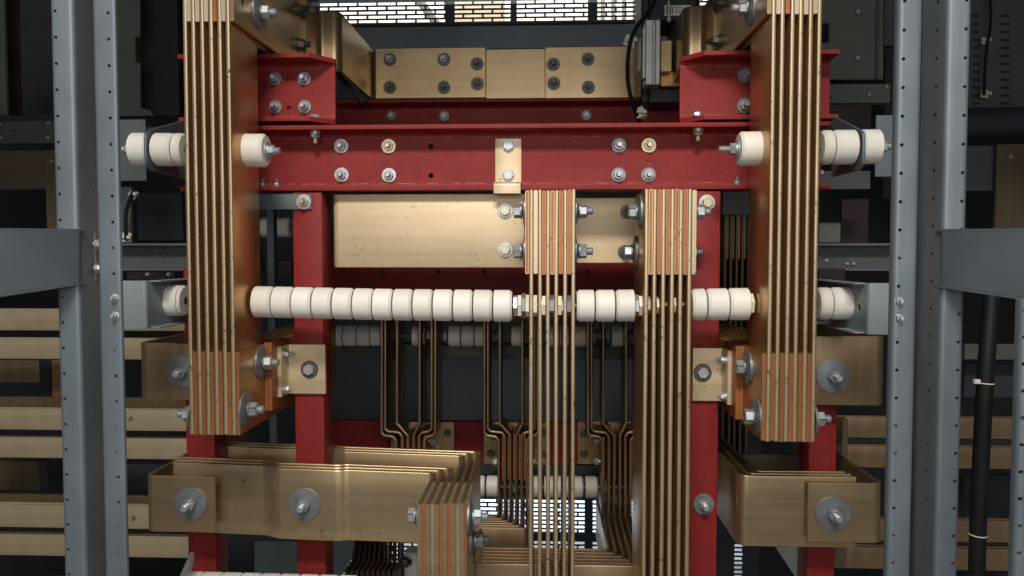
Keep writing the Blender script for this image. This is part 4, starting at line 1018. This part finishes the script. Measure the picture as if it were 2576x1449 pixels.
# ================================================================== LOWER LEFT ELBOW AND HOOKS
ZF = 1.06
t = thing('busbar_elbow', 'large lower left copper elbow of nested bars, turned to an orange edged stack', 'busbar', P(760, 1365, 1.24))
ends = [1055 + 21.3 * k for k in range(6)]
hB = 0.116
zc = ZA(1269, ZF, 1110)                                  # top at the front end
Ys = [1.2115, 1.2265, 1.2415, 1.318, 1.333, 1.348]
for k in range(6):
    X = XA(ends[k], ZF, 1270); Yc = Ys[k]
    if k < 3:
        xa, xb = 440 + (0, 5, 10)[k], None
        off = 0.007
        jog = [(xa, 0.012), (672, 0.012), (700, 0), (852, 0), (872, 0.006)]
        pts = [Vector((XA(a, Yc + d, 1270), Yc + d + 0.0, 0)) for a, d in jog]
        rr_ = [0, 0.03, 0.03, 0.03, 0.03, 0.010, 0]
    else:
        pts = [Vector((XA(560 if k > 3 else 565, Yc, 1150), Yc + 0.004, 0)), Vector((XA(838, Yc, 1150), Yc + 0.004, 0)), Vector((XA(868, Yc, 1150), Yc, 0))]
        rr_ = [0, 0.03, 0.03, 0.010, 0]
    pts += [Vector((X, Yc + (0.006 if k < 3 else 0), 0)), Vector((X, ZF, 0))]
    path = fillet(pts, rr_, 6, False)
    xs_ = X
    def zz(p): return zc + max(0.0, (xs_ - p.x)) * 0.026 - hB / 2 + (0.002 if k >= 3 else 0)
    m = MB(); m.sweep([(p.x, p.y, zz(p)) for p in path], (0, 0, 1), TB, hB, 0.0018, 3); m.build('bar', 'copper_elbow', t)
# upright copper bars clamped between the elbow ends
for k in range(5):
    X = XA((ends[k] + ends[k + 1]) / 2, ZF, 1270)
    m = MB(); m.sweep([(X, ZF + 0.055, ZA(1560, ZF)), (X, ZF + 0.055, zc - 0.0008)], (0, 1, 0), 0.0056, 0.108, 0.0012, 3); o = m.build('upright_bar', 'copper_v', t); k in (0, 2, 3) and rawedge(o)
X = XA(ends[5] + 8.5, ZF, 1270)
m = MB(); m.sweep([(X, ZF + 0.055, ZA(1560, ZF)), (X, ZF + 0.055, zc - 0.0012)], (0, 1, 0), 0.0030, 0.108, 0.001, 2); rawedge(m.build('upright_bar', 'copper_v', t))
for k in range(6):                                         # lower continuation of the stack
    X = XA(ends[k], ZF, 1270)
    m = MB(); m.sweep([(X, ZF + 0.055, ZA(1560, ZF)), (X, ZF + 0.055, zc - hB - 0.001)], (0, 1, 0), TB * 0.9, 0.108, 0.002, 3); m.build('upright_bar', 'copper_v', t)
Xl = XA(ends[0], ZF, 1270) - 0.0034; Xr = XA(ends[5] + 8.5, ZF, 1270) + 0.0017
bolt(t, (Xl, 1.095, P(1043, 1296, 1.095).z), (-1, 0, 0), **{**BIG, 'rw': 0.024}, head=True)
bolt(t, (Xr, 1.093, P(1180, 1299, 1.093).z), (1, 0, 0), **{**BIG, 'rw': 0.027})
bolt(t, (Xr, 1.125, P(1185, 1357, 1.125).z), (1, 0, 0), **{**BIG, 'rw': 0.024, 'mn': 'zinc_grey', 'ls': 0.008})
bolt(t, P(767, 1268, Ys[0] - 0.0032), FRONT, rw=0.0258, tw=0.0028, cup=0.002, rn=0.0098, hn=0.008, rs=0.0055, ls=0.014, mw='zinc_grey', mn='zinc')
def hook(sgn, label, xo, xi, y0, y1, Yf, Yb, bx, by, wr, mat='copper_old', tilt=0.0):
    Xo = XA(xo, Yf, (y0 + y1) / 2); Xi = XA(xi, Yf, (y0 + y1) / 2); zt, zb = ZA(y0, Yf, (xo + xi) / 2), ZA(y1, Yf, (xo + xi) / 2)
    t = thing('busbar_hook', label, 'busbar', (Xi, Yf, zb), 'hooked copper straps')
    path = fillet([Vector((Xi, Yf + 0.0032, 0)), Vector((Xo + sgn * 0.0032, Yf + 0.0032, 0)), Vector((Xo + sgn * 0.0032, Yb, 0))], 0.012, 7, False)
    m = MB(); m.sweep([(p.x, p.y, (zt + zb) / 2) for p in path], (0, 0, 1), TB, zt - zb, 0.0016, 3); m.build('strap', mat, t)
    if bx: bolt(t, P(bx, by, Yf), FRONT, rw=wr, tw=0.0026, cup=0.002, rn=0.0098, hn=0.008, rs=0.0055, ls=0.014, mw='zinc_grey', mn='zinc')
    return t
hook(1, 'hooked copper strap at lower left wrapping the end of the elbow', 364, 540, 1198, 1339, 1.197, 1.62, 481, 1266, 0.0258)
hook(-1, 'hooked copper strap at lower right over the nested bars', 2223, 2033, 1215, 1366, 1.20, 1.62, 2095, 1292, 0.0268)
hook(1, 'shaded hooked strap behind the foot of the left riser', 347, 560, 863, 1007, 1.222, 1.62, 460, 935, 0.0258, 'copper_dim')
hook(-1, 'shaded hooked strap behind the foot of the right riser', 2229, 2010, 845, 1020, 1.222, 1.62, 2095, 945, 0.0262, 'copper_dim')

# lower right nested elbows
t = thing('busbar_elbow', 'lower right copper elbow of three nested bars with rounded corner', 'busbar', P(2000, 1379, 1.22))
hB2 = 0.114
for k in range(3):
    Yc = 1.218 + 0.0145 * k; Xc = XA(1856, 1.218, 1290) + 0.003 + 0.015 * k
    zt = ZA(1196, 1.218, 2000)
    path = fillet([Vector((Xc, 1.75, 0)), Vector((Xc, Yc, 0)), Vector((XA(2150, 1.218, 1290) - 0.003 * k, Yc, 0))], 0.013, 7, False)
    m = MB(); m.sweep([(p.x, p.y, zt - hB2 / 2) for p in path], (0, 0, 1), TB, hB2, 0.0018, 3); m.build('bar', 'copper_old', t)
t = thing('busbar_plate', 'dim copper cross plate behind the outer right post', 'busbar', P(1960, 1180, 1.40))
m = MB(); m.bpx(1865, 1144, 2070, 1210, 1.40, TB, 0.001); m.build('plate', 'brown', t)
t = thing('busbar_plate', 'dim copper cross plate between the two left red posts', 'busbar', P(655, 1180, 1.40))
m = MB(); m.bpx(500, 1128, 770, 1200, 1.42, TB, 0.001); m.build('plate', 'copper_old', t)

# bottom left odds and ends
m = MB(); a, b = P(484, 1404, 1.20), P(425, 1465, 1.02)
m.sweep([(a.x, a.y, a.z), (b.x, b.y, a.z)], (0, 0, 1), 0.006, 0.02, 0.0008); single(m, 'brace', 'alu', 'short grey strip receding at the bottom left edge', 'brace')
t = thing('flexible_connector', 'dark laminated copper connector at the bottom, left of the orange edged stack', 'connector', P(945, 1470, 1.45))
for k in range(10):
    X = XA(878 + k * 13.2, 1.45, 1430); Xb = XA(905 + k * 11.2, 1.72, 1400)
    m = MB(); m.sweep(fillet([Vector((Xb, 1.72, ZA(1420, 1.56))), Vector((X, 1.48, ZA(1420, 1.56))), Vector((X - 0.003, 1.44, ZA(1424, 1.56)))], 0.01, 4, False), (0, 0, 1), 0.0062, 0.072, 0.002)
    m.build('leaf', 'leaf', t)
bolt(t, P(1012, 1414, 1.5), (1, 0, 0), rw=0.012, rn=0.010, hn=0.010, rs=0.006, ls=0.006, mw='black', mn='black', lock=False)
m = MB(); m.bpx(1016, 1392, 1050, 1500, 1.52, 0.04, 0.003); single(m, 'insulator_block', 'white', 'white insulating block beside the dark laminated connector', 'block')
# slanting grey side sheets near the floor seen under the elbows
for la, q in (('grey slanting sheet low behind the outer left red post', [(640, 1362), (832, 1362), (735, 1500), (640, 1500)]),
              ('grey slanting sheet low right of the inner left red post', [(832, 1340), (922, 1340), (820, 1520), (780, 1520)]),
              ('pale slatted sheet low behind the outer right red post', [(1950, 1376), (2036, 1376), (2036, 1520), (2045, 1520)])):
    pts = [P(a, b, 1.9) for a, b in q]
    m = MB(); m.prism([(p.x, p.z) for p in pts], (0, 1.9, 0), (1, 0, 0), (0, 0, 1), (0, 0.004, 0), 0.0005)
    single(m, 'side_sheet', 'alu' if 'pale' in la else 'grey', la, 'panel')

# ================================================================== GREY POSTS AND RAILS IN FRONT
def upright(label, xs, Yf, ret, holes, ztop=2.0, zbot=0.45, screws=(), sidex=None, group='grey perforated uprights'):
    """folded steel upright: plan polyline xs = [(px at row 724 or X offset, Y)], swept vertically"""
    t = thing('upright', label, 'post', (xs[0][0], xs[0][1], zbot), group)
    path = fillet([Vector((a, b, 0)) for a, b in xs], 0.0035, 5, False)
    m = MB(); th = 0.0022
    # build as plan outline extruded in Z
    left = []; n = len(path)
    for i, p in enumerate(path):
        d0 = (path[i] - path[i - 1]).normalized() if i else (path[1] - path[0]).normalized()
        d1 = (path[i + 1] - path[i]).normalized() if i < n - 1 else d0
        n0 = Vector((-d0.y, d0.x, 0)); n1 = Vector((-d1.y, d1.x, 0)); nm = (n0 + n1).normalized()
        left.append(nm / max(0.3, nm.dot(n0)))
    A = [p + l * th / 2 for p, l in zip(path, left)]; B = [p - l * th / 2 for p, l in zip(path, left)]
    poly = [(p.x, p.y) for p in A + B[::-1]]
    m.prism(poly, (0, 0, zbot), (1, 0, 0), (0, 1, 0), (0, 0, ztop - zbot), 0.0004)
    o = m.build('profile', 'grey', t)
    drill(o, holes)
    for p, ax in screws:
        bolt(t, p, ax, rw=0.0042, rn=0.0034, hn=0.003, rs=0.0018, ls=0.003, tw=0.0006, mw='zinc', mn='zinc', lock=False)
    return t
Y1 = 0.74
def col(xe, y0, Y, n=24, r=0.00165, step=0.0254):
    X = XA(xe, Y, 724); z = ZA(y0, Y, xe)
    return [(Vector((X, Y, z - k * step)), FRONT, r, 0.008) for k in range(n)]
a0, a1 = XA(146, Y1), XA(199, Y1)
h = col(157.5, 28, Y1)
h += [(Vector((a1, Y1 + 0.022, ZA(50, Y1) - k * 0.0254)), (1, 0, 0), 0.0013, 0.008) for k in range(24)]
upright('outer left grey upright with a row of small holes', [(a0, Y1 + 0.03), (a0, Y1), (a1, Y1), (a1, Y1 + 0.036)], Y1, 0, h)
b0, b1 = XA(248.5, Y1), XA(302, Y1)
upright('inner left grey upright with holes and two screws at mid height', [(b0, Y1 + 0.012), (b0, Y1 + 0.001), (b1, Y1 + 0.001), (b1, Y1 + 0.004)], Y1, 0, col(287, 32, Y1),
        screws=((P(289, 750, Y1), FRONT), (P(290, 795, Y1), FRONT)))
Y2 = 0.708
c0, c1 = XA(2248, Y2), XA(2304, Y2)
upright('inner right grey upright with holes and two screws at mid height', [(c0, Y2 + 0.0075), (c0, Y2), (c1, Y2), (c1, Y2 + 0.018)], Y2, 0, col(2259.5, 4, Y2),
        screws=((P(2261, 757, Y2), FRONT), (P(2262, 800, Y2), FRONT)))
d0, d1 = XA(2370, Y2 + 0.0), XA(2424, Y2)
db = XA(2316, Y2 + 0.034)
h = col(2413, 1, Y2)
upright('outer right grey upright with a sloping inner side', [(db, Y2 + 0.036), (d0, Y2), (d1, Y2), (d1, Y2 + 0.03)], Y2, 0,
        h + [(Vector((d0 + (db - d0) * 0.45, Y2 + 0.016, ZA(6, Y2) - k * 0.0254)), (-0.7, -0.7, 0), 0.0014, 0.008) for k in range(24)])
m = MB(); m.bpx(2306, 0 - 60, 2318, 1500, Y2 + 0.034, 0.01, 0); single(m, 'dark_gap_strip', 'black_panel', 'black strip standing for the dark gap between the two right grey uprights', 'trim')  # black sheet in place of the dark gap between the uprights
for k, (xx, yy) in enumerate(()): pass

def rail(label, corners, top_lip, mat='grey'):
    t = thing('side_rail', label, 'rail', corners[1])
    tb = bmesh.new(); d = Vector((0, 0.002, 0)); n = 4
    v0 = [tb.verts.new(c) for c in corners]; v1 = [tb.verts.new(c + d) for c in corners]
    tb.faces.new(v0); tb.faces.new(v1[::-1])
    for i in range(n): tb.faces.new((v0[i], v0[(i + 1) % n], v1[(i + 1) % n], v1[i]))
    bmesh.ops.recalc_face_normals(tb, faces=tb.faces[:])
    m = MB(); m.merge(tb); m.build('web', mat, t)
    # folded top and bottom lips, running back
    for (a, b, s) in ((corners[0], corners[3], 1), (corners[1], corners[2], -1)):
        tb = bmesh.new(); u = Vector((0, 0, 0.002 * s)); e = Vector((0, 0.014, 0)); f0 = Vector((0, 0.0, 0.0002 * s))
        q = [a + f0, b + f0, b + f0 + e, a + f0 + e]
        w0 = [tb.verts.new(c) for c in q]; w1 = [tb.verts.new(c + u) for c in q]
        tb.faces.new(w0); tb.faces.new(w1[::-1])
        for i in range(4): tb.faces.new((w0[i], w0[(i + 1) % 4], w1[(i + 1) % 4], w1[i]))
        bmesh.ops.recalc_face_normals(tb, faces=tb.faces[:])
        m = MB(); m.merge(tb); m.build('lip', mat, t)
rail('grey side rail reaching in from the left edge across the outer upright', [P(197, 581, 0.735), P(197, 711, 0.735), P(-80, 752, 0.655), P(-80, 580, 0.655)], True)
rail('grey side rail reaching in from the right edge across the outer upright', [P(2372, 582, 0.703), P(2372, 718, 0.703), P(2660, 760, 0.615), P(2660, 581, 0.615)], True)
Y3 = 0.60
e0, e1 = XA(2563, Y3, 1100), XA(2640, Y3, 1100)
upright('nearest grey upright cut by the right edge of the photo, below the rail', [(e0, Y3 + 0.0075), (e0, Y3), (e1, Y3), (e1, Y3 + 0.03)], Y3, 0,
        [(Vector((XA(2570, Y3, 1100), Y3, ZA(776 + 66 * k, Y3))), FRONT, 0.0016, 0.008) for k in range(11)], ztop=ZA(753, Y3, 2570), zbot=0.6)
# small bolt plate between the left posts
t = thing('joint_plate', 'small dark joint plate with two bolts between the left uprights', 'plate', P(238, 700, 0.76))
m = MB(); m.bpx(232, 586, 240, 708, 0.765, 0.004, 0.0005); m.build('plate', 'grey', t)
for y in (614, 675): bolt(t, P(243, y, 0.765), (1, 0, 0), rw=0.005, rn=0.004, hn=0.004, rs=0.002, ls=0.002, tw=0.001, lock=False)
